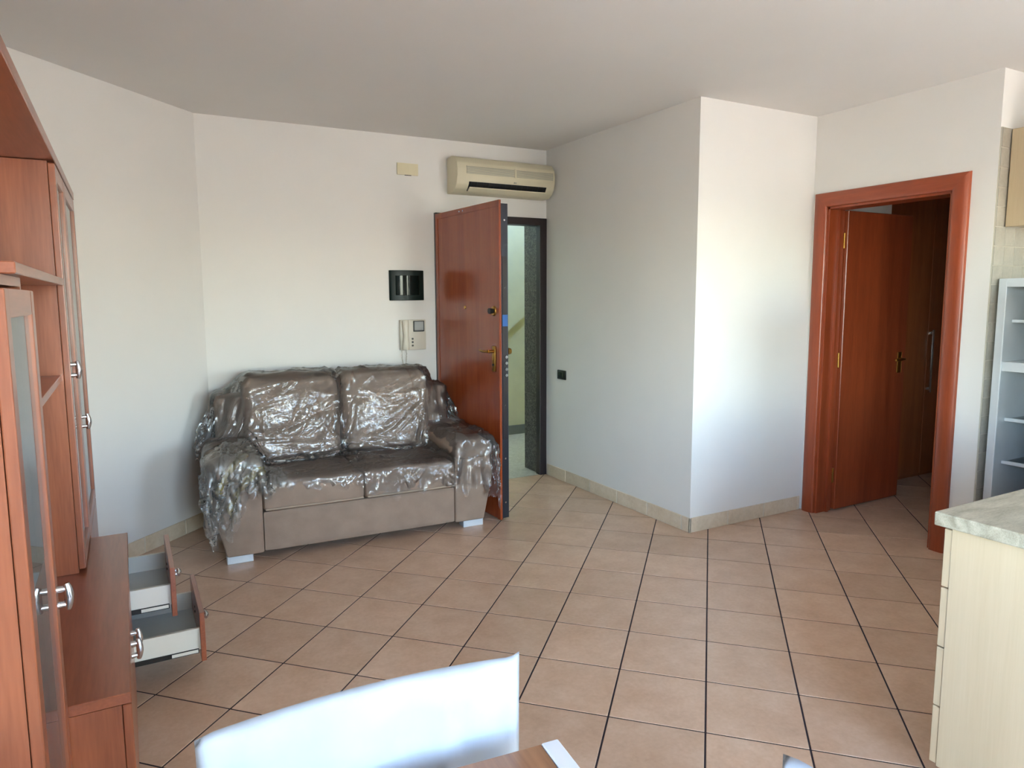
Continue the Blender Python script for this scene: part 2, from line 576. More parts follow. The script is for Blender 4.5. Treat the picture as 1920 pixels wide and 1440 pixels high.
po = bpy.data.objects.new('window_portal', pl)
COL.objects.link(po)
po.location = (XL - 0.21, (a + b) / 2, (z0 + z1) / 2)
po.rotation_euler = (0, math.radians(-90), 0)
struct(MB().box(-12, XL - 0.2, -16, 6, -0.25, -0.05).box(XL - 0.2, 9, -16, YR - 0.25, -0.25, -0.05), 'floor_bounce_terrace', 'terrace', 'unseen terrace added outside the windows to bounce light inside')  # unseen slab added so sunlight bounces up through the windows

# corridor beyond the inner door
struct(MB().box(XD + 0.15, 1.77, 0.08, YC, 0, H).box(XD + 0.15, 1.77, YC, 0.60, 0, H), 'wall_corridor_left', 'wall')
struct(MB().box(XK + 0.15, COR_X1, COR_Y0 - 0.1, COR_Y0, 0, H).box(XD + 0.15, XK + 0.15, YK + 0.02, COR_Y0, 0, H), 'wall_corridor_right', 'wall')
struct(MB().box(COR_X1, COR_X1 + 0.1, COR_Y0 - 0.1, 0.95, 0, H), 'wall_corridor_end', 'wall')
struct(MB().box(1.77, COR_X1, 0.86, 0.95, 0, H), 'wall_corridor_back', 'wall')

# stair landing beyond the entry door
struct(MB().box(-2.6, 2.2, 3.50, 3.62, 0, 4.2), 'wall_landing', 'landing_wall', 'pale stairwell wall beyond the entry door')
struct(MB().box(XC + 0.12, 2.2, 2.10, 2.14, 0, 4.2).box(-2.6, EX0 - 0.02, 2.10, 2.2, 0, 4.2), 'wall_landing_front', 'landing_wall')
struct(MB().box(2.2, 2.3, 2.1, 3.62, 0, 4.2), 'wall_landing_right', 'landing_wall')
struct(MB().box(-2.7, -2.6, 2.1, 3.62, 0, 4.2), 'wall_landing_left', 'landing_wall')
w = MB().box(-2.7, 0.2, 2.10, 3.62, 4.2, 4.3).box(0.4, 2.3, 2.10, 3.62, 4.2, 4.3).box(0.2, 0.4, 2.10, 2.75, 4.2, 4.3).box(0.2, 0.4, 2.95, 3.62, 4.2, 4.3)  # gap left as an added skylight, sized for the landing brightness
struct(w, 'ceiling_landing', 'landing_wall', 'stairwell ceiling with a small unseen skylight added to light the landing')
struct(MB().box(-2.6, 2.2, 2.10, 3.50, -0.1, -0.001), 'floor_landing', 'landing_floor', 'pale stone landing floor beyond the entry door')
struct(MB().box(-2.6, 2.2, 3.485, 3.50, 0, 0.10), 'baseboard_landing', 'landing_stone')
w = MB().prism([(0.2, 0.9), (2.1, 2.35), (2.1, 4.2), (0.2, 4.2)], 'y', 3.44, 3.499)
struct(w, 'wall_landing_stair', MT['landing_wall'], 'underside slope of the upper stair flight')
# granite reveal of the entry doorway
w = MB().box(-0.055, XC + 0.12, 1.905, 2.14, 0, 2.10).box(EX0 - 0.02, EX0 + 0.03, 1.965, 2.14, 0, 2.10)
struct(w, 'trim_3', 'granite', 'speckled granite reveal of the entry doorway')

# ceiling
struct(MB().prism([(XL - 0.2, YR - 0.25), (COR_X1 + 0.1, YR - 0.25), (COR_X1 + 0.1, 2.10), (XL - 0.2, 2.10)], 'z', H, H + 0.12), 'ceiling', 'ceiling', 'plain white ceiling')

# ------------------------------------------------------------------ floor tiles
S = 0.3333
GR = 0.0064
floor = struct(MB().prism([(XL, YR), (XK, YR), (XK, COR_Y0), (COR_X1, COR_Y0), (COR_X1, 0.86), (XC, 0.86), (XC, 1.87), (BL[0], 1.87), (XL, DG[1])], 'z', -0.12, -0.0016),
               'floor', 'grout', 'beige ceramic tile floor laid on the diagonal with dark joints')
MB().box(EX0, EX1, 1.80, 2.10, -0.12, -0.002).build('threshold', 'landing_floor', floor)
REG = [
    [(XL, YR), (XC, YR), (XC, BR[1]), BL, DG],
    [(XC, YR), (XD, YR), (XD, YC), (XC, YC)],
    [(XD, YR), (XK, YR), (XK, YK), (XD, YK)],
    [(XD, DY0), (XD + 0.15, DY0), (XD + 0.15, DY1), (XD, DY1)],
    [(XD + 0.15, COR_Y0), (COR_X1, COR_Y0), (COR_X1, 0.08), (XD + 0.15, 0.08)],
    [(1.77, 0.08), (COR_X1, 0.08), (COR_X1, 0.86), (1.77, 0.86)],
]
def clip(poly, conv):
    out = list(poly)
    n = len(conv)
    for i in range(n):
        a, b = conv[i], conv[(i + 1) % n]
        ex, ey = b[0] - a[0], b[1] - a[1]
        inp, out = out, []
        if not inp:
            return []
        sd_ = lambda p: ex * (p[1] - a[1]) - ey * (p[0] - a[0])
        for j in range(len(inp)):
            p, q = inp[j], inp[(j + 1) % len(inp)]
            sp_, sq = sd_(p), sd_(q)
            if sp_ >= 0:
                out.append(p)
            if (sp_ >= 0) != (sq >= 0):
                t = sp_ / (sp_ - sq)
                out.append((p[0] + (q[0] - p[0]) * t, p[1] + (q[1] - p[1]) * t))
    return out
def area(p):
    return 0.5 * abs(sum(p[i][0] * p[(i + 1) % len(p)][1] - p[(i + 1) % len(p)][0] * p[i][1] for i in range(len(p)))) if len(p) > 2 else 0
def tw(a, b):      # tile grid coordinates to world
    X, Y = a * S, b * S
    return ((X + Y) / 2 ** .5, (-X + Y) / 2 ** .5)
g = GR / S / 2
full_me = None
def tile_piece(mb, poly, z0=-0.006, z1=0.0):
    mb.prism(poly, 'z', z0, z1)
rest_tiles = MB()
count = 0
for a in range(-26, 20):
    for b in range(-26, 20):
        sq = [tw(a + g, b + g), tw(a + 1 - g, b + g), tw(a + 1 - g, b + 1 - g), tw(a + g, b + 1 - g)]
        A0 = area(sq)
        # orientation: make counter-clockwise
        if sum(sq[i][0] * sq[(i + 1) % 4][1] - sq[(i + 1) % 4][0] * sq[i][1] for i in range(4)) < 0:
            sq.reverse()
        pieces = [p for p in (clip(sq, r) for r in REG) if area(p) > 2e-4]
        tot = sum(area(p) for p in pieces)
        if tot < 2e-4:
            continue
        cx, cy = tw(a + .5, b + .5)
        pp = project((cx, cy, 0))
        vis = pp is not None and -130 < pp[0] < 2050 and 700 < pp[1] < 1620 and (cx < 2.9)
        if not vis:
            for p in pieces:
                rest_tiles.prism(p, 'z', -0.006, 0.0)
            continue
        count += 1
        if tot > A0 * 0.999:
            if full_me is None:
                loc = [(p[0] - cx, p[1] - cy) for p in sq]
                t = MB().prism(loc, 'z', -0.006, 0.0, bev=0.0012, seg=1).build('tile', 'tile', floor)
                full_me = t.data
            else:
                t = bpy.data.objects.new('tile', full_me)
                COL.objects.link(t)
                t.parent = floor
            t.location = (cx, cy, 0)
        else:
            m_ = MB()
            for p in pieces:
                m_.prism([(q[0] - cx, q[1] - cy) for q in p], 'z', -0.006, 0.0)
            t = m_.build('tile', 'tile', floor)
            t.location = (cx, cy, 0)
ro = rest_tiles.build('tile_field', 'tile', floor)
ro['kind'] = 'stuff'
print('tiles', count)

# ------------------------------------------------------------------ skirting (one thin tile at a time)
def baseboard(name, p0, p1, h=0.095, th=0.009, start=0.0, L=0.3333, label=None):
    p0, p1 = Vector((p0[0], p0[1], 0)), Vector((p1[0], p1[1], 0))
    d = (p1 - p0)
    ln = d.length
    d.normalize()
    n = Vector((d.y, -d.x, 0))          # room side is to the right of p0 -> p1
    mtx = Matrix((d, n, Vector((0, 0, 1)))).transposed().to_4x4()
    mtx.translation = p0
    root = struct(MB().box(0, ln, 0, th * 0.55, 0.001, h - 0.001).xf(mtx), name, 'skirt_joint', label)
    x = -start
    while x < ln - 0.004:
        a, b = max(0, x + 0.004), min(ln, x + L - 0.004)
        if b - a > 0.01:
            MB().box(a, b, 0, th, 0.0, h, bev=0.002, seg=1).xf(mtx).build('skirting_tile', 'skirt', root)
        x += L
baseboard('baseboard_diagonal', DG, BL, start=0.12, label='beige tile skirting along the slanted wall')
baseboard('baseboard_back', BL, (EX0 - 0.02, yback(EX0)), label='beige tile skirting behind the sofa')
baseboard('baseboard_closet_side', (XC, 1.83), (XC, YC - 0.009), start=0.05, label='beige tile skirting below the black switch')
baseboard('baseboard_closet_front', (XC - 0.009, YC), (XD - 0.022, YC), start=0.0, label='beige tile skirting between corner and inner door')
baseboard('baseboard_door', (XD, -0.865), (XD, YK), label='beige tile skirting right of the inner door')

# ------------------------------------------------------------------ inner door casing and leaf
def casing_profile(s):
    # rounded casing: u across the width (0 = opening side), v = thickness
    return [(0, 0), (0, 0.012), (0.006, 0.020), (0.02, 0.024), (0.05, 0.026), (0.075, 0.024), (0.090, 0.016), (0.094, 0.006), (0.094, 0)]
cas = thing('trim_1', 'reddish wooden casing round the inner doorway', None, (XD, DY0, 0), kind='structure')
pr = casing_profile(0)
def cut(mb, co, no):
    r_ = bmesh.ops.bisect_plane(mb.bm, geom=mb.bm.verts[:] + mb.bm.edges[:] + mb.bm.faces[:], plane_co=co, plane_no=no, clear_outer=True)
    bmesh.ops.holes_fill(mb.bm, edges=[e for e in mb.bm.edges if e.is_boundary])
    return mb
q2 = 2 ** -0.5
cL, cR = (XD, DY1, DZ), (XD, DY0, DZ)
m_ = cut(MB().prism([(XD - v, DY1 + u) for u, v in pr], 'z', 0, DZ + 0.094), cL, (0, -q2, q2)); m_.build('casing_jamb', 'door_wood', cas, smooth=True)
m_ = cut(MB().prism([(XD - v, DY0 - u) for u, v in pr], 'z', 0, DZ + 0.094), cR, (0, q2, q2)); m_.build('casing_jamb', 'door_wood', cas, smooth=True)
m_ = MB().prism([(XD - v, DZ + u) for u, v in pr], 'y', DY0 - 0.094, DY1 + 0.094)
m_ = cut(cut(m_, cL, (0, q2, -q2)), cR, (0, -q2, -q2)); m_.build('casing_head', 'door_wood_y', cas, smooth=True)
m_ = MB()
m_.box(XD, XD + 0.15, DY1 - 0.014, DY1, 0, DZ)
m_.box(XD, XD + 0.15, DY0, DY0 + 0.014, 0, DZ)
m_.box(XD, XD + 0.15, DY0, DY1, DZ - 0.014, DZ)
m_.build('lining', 'door_wood', cas)
m_ = MB().box(XD + 0.085, XD + 0.105, DY1 - 0.030, DY1 - 0.014, 0, DZ - 0.014).box(XD + 0.085, XD + 0.105, DY0 + 0.014, DY0 + 0.030, 0, DZ - 0.014)
m_.build('door_stop', 'door_wood', cas)

lf = thing('door_2', 'dark red wooden inner door standing open into the corridor', None, (XD + 0.155, 0.03, 0), kind='structure')
MB().box(1.178, 1.888, -0.008, 0.036, 0.010, 2.045, bev=0.003, seg=1).build('leaf', 'door_wood', lf)
hd = MB().cyl((1.82, -0.008, 1.03), (1.82, -0.050, 1.03), 0.009).tube([(1.82, -0.05, 1.03), (1.80, -0.055, 1.03), (1.71, -0.055, 1.028)], 0.008)
hd.build('door_handle', 'brass', lf, smooth=True)
MB().box(1.797, 1.843, -0.013, -0.008, 0.93, 1.08, bev=0.004).build('lock_plate', 'brass', lf)
for z in (0.25, 1.05, 1.85):
    MB().cyl((1.172, 0.012, z - 0.05), (1.172, 0.012, z + 0.05), 0.007).build('hinge', 'brass', lf, smooth=True)

# ------------------------------------------------------------------ entry door
fr = thing('trim_2', 'dark brown steel frame of the entry doorway', None, (EX0, 1.86, 0), kind='structure')
MB().box(EX0, EX0 + 0.045, 1.845, 1.965, 0, EZ, bev=0.003).build('frame_jamb', 'steel_dark', fr)
MB().box(-0.082, EX1 + 0.018, 1.843, 1.904, 0, EZ, bev=0.003).build('frame_jamb', 'steel_dark', fr)
MB().box(EX0 + 0.045, -0.070, 1.843, 1.965, EZ - 0.055, EZ, bev=0.003).build('frame_head', 'steel_dark', fr)

HX, HY = -0.985, 1.838
LEN = 0.905
ang = math.atan2(0.055, LEN)
door = thing('door_1', 'reddish wooden security entry door standing open beside the sofa', None, (HX, HY, 0), ang, kind='structure')
# local frame: leaf runs along -Y from the hinge, veneered face looks to -X
T0 = 0.058
MB().box(0.0, T0, -LEN + 0.012, -0.004, 0.012, 2.085, bev=0.002, seg=1).build('leaf_core', 'steel_edge', door, local=True)
MB().box(-0.012, 0.0, -LEN, -0.002, 0.006, 2.105, bev=0.002, seg=1).build('veneer_panel', 'entry_wood', door, local=True)
m_ = MB()
m_.box(-0.017, -0.012, -LEN, -LEN + 0.040, 0.006, 2.105, bev=0.001, seg=1)
m_.box(-0.017, -0.012, -0.040, -0.002, 0.006, 2.105, bev=0.001, seg=1)
m_.box(-0.017, -0.012, -LEN + 0.040, -0.040, 2.065, 2.105, bev=0.001, seg=1)
m_.build('border_moulding', 'entry_wood', door, local=True)
# lock case edge plate, sticker, bolts, screws
MB().box(0.012, 0.046, -LEN + 0.008, -LEN + 0.012, 0.55, 1.75).build('lock_strip', 'steel_dark', door, local=True)
MB().box(0.010, 0.050, -LEN + 0.0055, -LEN + 0.0078, 1.300, 1.375).build('sticker', 'blue', door, local=True)
for z in (0.98, 1.02, 1.06, 1.10):
    MB().cyl((0.03, -LEN + 0.014, z), (0.03, -LEN - 0.012, z), 0.010, n=12).build('bolt', 'chrome', door, smooth=True, local=True)
for z in (0.12, 0.42, 0.78, 1.55, 1.98):
    MB().cyl((0.03, -LEN + 0.014, z), (0.03, -LEN + 0.008, z), 0.006, n=10).build('screw', 'chrome', door, local=True)
for y in (-0.38, -0.43):
    MB().cyl((-0.012, y, 2.085), (-0.019, y, 2.085), 0.006, n=10).build('screw', 'chrome', door, local=True)
# inside handle
ly = -LEN + 0.075
hp = MB().box(-0.020, -0.012, ly - 0.021, ly + 0.021, 1.00, 1.17, bev=0.006, seg=2).build('handle_plate', 'brass', door, smooth=True, local=True)
MB().cyl((-0.012, ly, 1.135), (-0.058, ly, 1.135), 0.010).tube([(-0.058, ly, 1.135), (-0.062, ly + 0.02, 1.135), (-0.060, ly + 0.07, 1.132), (-0.055, ly + 0.12, 1.137)], [0.010, 0.010, 0.0085, 0.006]).build('lever', 'brass', door, smooth=True, local=True)
MB().cyl((-0.020, ly, 1.045), (-0.026, ly, 1.045), 0.008).build('keyhole', 'black', hp, local=True)
m_ = MB().cyl((-0.012, ly, 1.40), (-0.022, ly, 1.40), 0.034, 0.028, n=20)
rs = m_.build('rosette', 'brass', door, smooth=True, local=True)
MB().cyl((-0.022, ly, 1.40), (-0.050, ly, 1.40), 0.016, 0.019, n=16).build('turn_knob', 'black', rs, smooth=True, local=True)
MB().cyl((-0.012, -0.44, 1.42), (-0.018, -0.44, 1.42), 0.012, 0.010, n=16).build('peephole', 'brass', door, smooth=True, local=True)
MB().cyl((T0, ly, 1.13), (T0 + 0.03, ly, 1.13), 0.012).cyl((T0 + 0.03, ly, 1.13), (T0 + 0.055, ly, 1.13), 0.026, 0.020).build('outer_knob', 'brass', door, smooth=True, local=True)

# ------------------------------------------------------------------ things on the back wall
def by(x, d=0.0):
    return yback(x) - d
# air conditioner
x0, x1 = -0.888, -0.045
yb = yback(-0.45)
ac = thing('air_conditioner', 'ivory split air conditioner high on the wall above the entry door', 'air conditioner', ((x0 + x1) / 2, yb, 2.25))
prof = [(0, 2.262), (0, 2.520), (0.085, 2.528), (0.145, 2.510), (0.180, 2.470), (0.190, 2.425), (0.188, 2.375), (0.170, 2.318), (0.145, 2.286), (0.100, 2.262)]
MB().prism([(yb - d, z) for d, z in prof], 'x', x0, x1, bev=0.006).build('housing', 'ac', ac, smooth=True)
gp = [(0.1885, 2.448), (0.1925, 2.425), (0.1910, 2.392), (0.184, 2.392), (0.184, 2.448)]
for a, b in ((x0 + 0.075, -0.412), (-0.394, x1 - 0.02)):
    gr_ = MB().prism([(yb - d, z) for d, z in gp], 'x', a, b).build('intake_grille', 'ac_grey', ac)
    n_ = 6
    for k in range(n_):
        z = 2.396 + k * 0.0095
        MB().box(a, b, yb - 0.1945, yb - 0.190, z, z + 0.003).build('slat', 'ac', gr_)
MB().prism([(yb - d, z) for d, z in ((0.142, 2.272), (0.181, 2.336), (0.170, 2.340), (0.110, 2.285))], 'x', x0 + 0.10, x1 - 0.075).build('outlet', 'black', ac)
for k in range(14):
    xx = x0 + 0.12 + k * (x1 - x0 - 0.22) / 13
    MB().prism([(yb - d, z) for d, z in ((0.146, 2.276), (0.183, 2.335), (0.178, 2.337), (0.141, 2.279))], 'x', xx - 0.0015, xx + 0.0015).build('vane', 'steel_edge', ac)
MB().prism([(yb - d, z) for d, z in ((0.150, 2.268), (0.184, 2.290), (0.182, 2.298), (0.148, 2.277))], 'x', x0 + 0.10, x1 - 0.075).build('louver', 'ac', ac)
MB().prism([(yb - d, z) for d, z in ((0.189, 2.355), (0.186, 2.345), (0.180, 2.345), (0.182, 2.355))], 'x', -0.412, -0.392).build('maker_mark', 'ac_grey', ac)
MB().box(-0.4105, -0.3955, yb - 0.1945, yb - 0.18, 2.388, 2.452).build('grille_divider', 'ac', ac)

# junction box cover
yj = yback(-1.2)
jb = thing('junction_box_cover', 'small cream blank junction plate high on the back wall', 'wall plate', (-1.197, yj, 2.375))
MB().box(-1.279, -1.116, yj - 0.012, yj, 2.378, 2.462, bev=0.004).build('plate', 'cream', jb, smooth=True)
MB().box(-1.223, -1.172, yj - 0.013, yj - 0.010, 2.374, 2.3785).build('pry_notch', 'black', jb)

# electrical panel
ep = thing('fuse_box', 'dark green-black fuse box cover above the intercom', 'fuse box', (-1.224, yj, 1.47))
cx, hw = -1.224, 0.135
arc = [(cx - hw, yj)] + [(cx + hw * t, yj - 0.010 - 0.034 * (1 - t * t)) for t in [k / 8 - 1 for k in range(17)]] + [(cx + hw, yj)]
MB().prism(arc, 'z', 1.470, 1.690, bev=0.003, seg=1).build('cover', 'panel_dark', ep, smooth=True)
lid = [(cx + 0.095 * t, yj - 0.028 - 0.022 * (1 - t * t)) for t in [k / 8 - 1 for k in range(17)]]
lid = [(cx - 0.095, yj - 0.02)] + lid + [(cx + 0.095, yj - 0.02)]
MB().prism(lid, 'z', 1.508, 1.652, bev=0.0015, seg=1).build('lid', 'smoke', ep, smooth=True)

# intercom
ic = thing('intercom', 'ivory video intercom with handset and coiled cord beside the entry door', 'intercom', (-1.19, yj, 1.10))
MB().box(-1.290, -1.088, yj - 0.035, yj, 1.102, 1.326, bev=0.006).build('base', 'ivory', ic, smooth=True)
hs = MB()
hs.tube([(-1.258, yj - 0.050, 1.112), (-1.258, yj - 0.060, 1.15), (-1.258, yj - 0.066, 1.21), (-1.258, yj - 0.060, 1.275), (-1.258, yj - 0.050, 1.318)], [0.026, 0.025, 0.018, 0.024, 0.026], 12)
hs.build('handset', 'ivory', ic, smooth=True)
sc = MB().box(-1.190, -1.103, yj - 0.041, yj - 0.034, 1.238, 1.318, bev=0.002, seg=1).build('screen_bezel', 'black', ic)
MB().box(-1.182, -1.112, yj - 0.0425, yj - 0.040, 1.248, 1.312).build('screen', 'screen', sc)
for z in (1.185, 1.160, 1.135):
    MB().cyl((-1.198, yj - 0.034, z), (-1.198, yj - 0.041, z), 0.0075, n=14).build('button', 'black', ic)
cordp = []
for k in range(91):
    t = k / 90
    a = t * math.pi
    bx = -1.258 + 0.017 * math.cos(a) * (1 + 0.2 * math.sin(a))
    bz = 1.105 - 0.115 * math.sin(a) ** 0.8
    ph = k * 1.1
    cordp.append((bx + 0.0035 * math.cos(ph), yj - 0.020 + 0.0035 * math.sin(ph), bz))
MB().tube(cordp, 0.0022, 5).build('cord', 'ivory', ic, smooth=True)

# black wall switch
sw = thing('wall_switch', 'black switch plate low on the white wall beside the entry door', 'switch', (XC, 1.61, 0.83))
MB().box(XC - 0.011, XC, 1.553, 1.670, 0.830, 0.905, bev=0.004).build('plate', 'black', sw, smooth=True)
for k in range(3):
    MB().box(XC - 0.014, XC - 0.010, 1.575 + k * 0.025, 1.597 + k * 0.025, 0.845, 0.890, bev=0.0015, seg=1).build('rocker', 'panel_dark', sw)

# ------------------------------------------------------------------ wall unit
XF, XB = -3.256, -3.278        # door faces, carcass fronts
XW = XL + 0.004
def bow_handle(parent, y, z, x=XF, hh=0.031, mat='chrome', horizontal=False):
    m = MB()
    V_ = (lambda d, t: (x + d, y + t, z)) if horizontal else (lambda d, t: (x + d, y, z + t))
    for s in (-1, 1):
        m.cyl(V_(0, s * hh * 0.6), V_(0.017, s * hh * 0.6), 0.0085, 0.0065, n=10)
    pts = [V_(0.019 + 0.004 * (1 - (k / 4 - 1) ** 2), (k / 4 - 1) * hh) for k in range(9)]
    m.tube(pts, [0.006, 0.008, 0.009, 0.010, 0.010, 0.010, 0.009, 0.008, 0.006], 10)
    return m.build('handle', mat, parent, smooth=True, angle=50)
def glass_door(parent, y0, y1, z0, z1, hy, hz, f=0.052):
    dr = MB().box(XB + 0.001, XF, y0, y0 + f, z0, z1, bev=0.003).build('door', 'cherry_z', parent)
    MB().box(XB + 0.001, XF, y1 - f, y1, z0, z1, bev=0.003).build('stile', 'cherry_z', dr)
    MB().box(XB + 0.001, XF - 0.0005, y0 + f, y1 - f, z0, z0 + f, bev=0.002).build('rail', 'cherry_y', dr)
    MB().box(XB + 0.001, XF - 0.0005, y0 + f, y1 - f, z1 - f, z1, bev=0.002).build('rail', 'cherry_y', dr)
    MB().box(XF - 0.012, XF - 0.008, y0 + f - 0.004, y1 - f + 0.004, z0 + f - 0.004, z1 - f + 0.004).build('pane', 'cabinet_glass', dr)
    bow_handle(dr, hy, hz)
    return dr

# low television cabinet with two drawers pulled out
HB = 0.52
by0, by1, bxf = -1.179, 0.180, -3.124
tv = thing('tv_cabinet', 'low cherry wood television cabinet with two drawers left open', 'cabinet', (-3.4, -0.5, 0))
MB().box(XW, bxf, by0, by1, HB - 0.028, HB, bev=0.002, seg=1).build('top', 'cherry_y', tv)
for ya, yb_ in ((by0, by0 + 0.02), (-0.275, -0.255), (by1 - 0.02, by1)):
    MB().box(XW, bxf - 0.022, ya, yb_, 0.0, HB - 0.028).build('side_panel', 'cherry_z', tv)
MB().box(XW, bxf - 0.022, by0 + 0.02, by1 - 0.02, 0.075, 0.092).build('bottom', 'cherry_y', tv)
MB().box(XW, XW + 0.008, by0 + 0.02, by1 - 0.02, 0.092, HB - 0.028).build('back', 'cherry_y', tv)
MB().box(bxf - 0.065, bxf - 0.05, by0 + 0.02, by1 - 0.02, 0.0, 0.075).build('plinth', 'cherry_y', tv)
for k, (ya, yb_) in enumerate(((by0 + 0.002, -0.723), (-0.719, -0.268))):
    d_ = MB().box(bxf - 0.021, bxf, ya, yb_, 0.080, HB - 0.031, bev=0.002, seg=1).build('door', 'cherry_z', tv)
    bow_handle(d_, yb_ - 0.035 if k == 0 else ya + 0.035, 0.435, bxf)
def drawer(xf, z0, z1, sz0, sz1):
    fr_ = MB().box(xf - 0.018, xf, -0.255, 0.172, z0, z1, bev=0.0015, seg=1).build('drawer', 'cherry_y', tv)
    xbk = xf - 0.40
    for ya in (-0.238, 0.142):
        MB().box(xbk, xf - 0.018, ya, ya + 0.013, sz0, sz1).build('drawer_side', 'white_lam', fr_)
    MB().box(xbk, xbk + 0.012, -0.225, 0.142, sz0, sz1).build('drawer_back', 'white_lam', fr_)
    MB().box(xbk + 0.012, xf - 0.018, -0.225, 0.142, sz0 + 0.006, sz0 + 0.012).build('drawer_bottom', 'grey_lam', fr_)
    for ya in (-0.2425, 0.1555):
        MB().box(xbk - 0.02, xf - 0.025, ya, ya + 0.004, sz0 - 0.012, sz0 + 0.006).build('slide', 'black', fr_)
        MB().box(xf - 0.12, xf - 0.028, ya - 0.001, ya + 0.001, sz0 - 0.009, sz0 + 0.003).build('slide_rail', 'white_lam', fr_)
    bow_handle(fr_, -0.04, (z0 + z1) / 2 - 0.003, xf, horizontal=True)
    for zz in (0.02, 0.04):
        MB().cyl((xf - 0.018, -0.045, (z0 + z1) / 2 + zz), (xf - 0.021, -0.045, (z0 + z1) / 2 + zz), 0.005, n=8).build('screw', 'black', fr_)
    return fr_
drawer(-2.972, 0.300, 0.489, 0.342, 0.420)
drawer(-2.880, 0.097, 0.292, 0.140, 0.225)

# tall glazed cabinet at the far end
ty0, ty1, tz1 = -0.235, 0.800, 1.948
tc_ = thing('tall_display_cabinet', 'tall cherry wood cabinet with glass doors at the far end of the wall unit', 'cabinet', (-3.46, 0.28, 0))
MB().box(XW, XB, ty0, ty0 + 0.02, HB + 0.001, tz1).build('side_panel', 'cherry_z', tc_)
MB().box(XW, XB, ty1 - 0.02, ty1, 0, tz1).build('side_panel', 'cherry_z', tc_)
MB().box(XW, XB, by1 + 0.004, by1 + 0.024, 0, HB + 0.001).build('side_panel', 'cherry_z', tc_)
MB().box(XW, XB, ty0 + 0.02, ty1 - 0.02, tz1 - 0.02, tz1).build('top', 'cherry_y', tc_)
MB().box(XW, XB, ty0 + 0.02, ty1 - 0.02, HB + 0.001, HB + 0.02).build('bottom', 'cherry_y', tc_)
MB().box(XW, XW + 0.008, ty0 + 0.02, ty1 - 0.02, HB + 0.02, tz1 - 0.02).build('back', 'cherry_y', tc_)
for z in (0.88, 1.24, 1.60):
    MB().box(XW + 0.008, XB - 0.03, ty0 + 0.02, ty1 - 0.02, z, z + 0.018).build('shelf', 'cherry_y', tc_)
glass_door(tc_, ty0 - 0.001, 0.162, HB + 0.015, 1.942, ty0 + 0.026, 1.245)
glass_door(tc_, 0.166, ty1, HB + 0.015, 1.942, 0.192, 1.00)
lo_ = MB().box(XB + 0.001, XF, by1 + 0.004, ty1, 0.06, HB + 0.010, bev=0.002, seg=1).build('door', 'cherry_z', tc_)
bow_handle(lo_, by1 + 0.04, 0.36)

# nearer display cabinet
ny0, ny1, nz1 = -1.630, -1.195, 1.536
nc = thing('display_cabinet', 'shoulder-high cherry wood cabinet with one glass door near the dining table', 'cabinet', (-3.46, -1.41, 0))
MB().box(XW, XB, ny0, ny0 + 0.02, 0, nz1).build('side_panel', 'cherry_z', nc)
MB().box(XW, XB, ny1 - 0.02, ny1, 0, nz1).build('side_panel', 'cherry_z', nc)
MB().box(XW, XB, ny0 + 0.02, ny1 - 0.02, nz1 - 0.02, nz1).build('top', 'cherry_y', nc)
MB().box(XW, XB, ny0 + 0.02, ny1 - 0.02, 0.06, 0.08).build('bottom', 'cherry_y', nc)
MB().box(XW, XW + 0.008, ny0 + 0.02, ny1 - 0.02, 0.08, nz1 - 0.02).build('back', 'cherry_y', nc)
MB().box(XB - 0.05, XB - 0.03, ny0 + 0.02, ny1 - 0.02, 0, 0.06).build('plinth', 'cherry_y', nc)
for z in (0.45, 0.82, 1.18):
    MB().box(XW + 0.008, XB - 0.03, ny0 + 0.02, ny1 - 0.02, z, z + 0.018).build('shelf', 'cherry_y', nc)
glass_door(nc, ny0 + 0.001, ny1 - 0.001, 0.07, 1.508, ny1 - 0.026, 0.81)

# boards that tie the unit together
tag(MB().box(XW, XF, -1.46, ty0 - 0.003, nz1 + 0.001, nz1 + 0.024, bev=0.002, seg=1).build('shelf_board', 'cherry_y'), 'cherry wood shelf board resting on the display cabinet and reaching the tall cabinet', 'shelf')
tag(MB().box(XW, XB - 0.006, ny1 + 0.002, ty0 - 0.003, 1.209, 1.231, bev=0.002, seg=1).build('niche_shelf', 'cherry_y'), 'cherry wood shelf in the open niche below the longer shelf board', 'shelf')
tag(MB().box(XW, XF + 0.001, -1.46, 0.832, tz1 + 0.002, tz1 + 0.036, bev=0.002, seg=1).build('canopy_board', 'cherry_y'), 'long cherry wood canopy board across the top of the wall unit', 'shelf')

# ------------------------------------------------------------------ sofa
SRX, SRY, SROT = -2.700, 0.992, -0.048
SW, SD = 1.665, 0.80
SM = Matrix.Translation((SRX, SRY, 0)) @ Matrix.Rotation(SROT, 4, 'Z')
so = thing('sofa', 'taupe two seat fabric sofa standing against the back wall', 'sofa', (SRX, SRY, 0), SROT)
for xa in (0.045, SW - 0.185):
    for ya in (0.015, SD - 0.09):
        MB().box(xa, xa + 0.14, ya, ya + 0.075, 0, 0.052, bev=0.003, seg=1).build('foot', 'silver_foot', so, local=True)
MB().soft(0.245, SW - 0.245, 0.004, SD - 0.03, 0.046, 0.285, 0.018, (0, 0.004, 0)).build('base', 'fabric', so, smooth=True, local=True)
for k, (a, b) in enumerate(((0.247, SW / 2), (SW / 2, SW - 0.247))):
    c_ = MB().soft(a, b, -0.022, 0.56, 0.283, 0.452, 0.032, (0.0, 0.008, 0.018), n=14).build('seat_cushion', 'fabric', so, smooth=True, local=True)
    MB().tube([(a + 0.012, -0.024, 0.300), (b - 0.012, -0.024, 0.300)], 0.006, 8).build('piping', 'fabric_welt', c_, smooth=True, local=True)
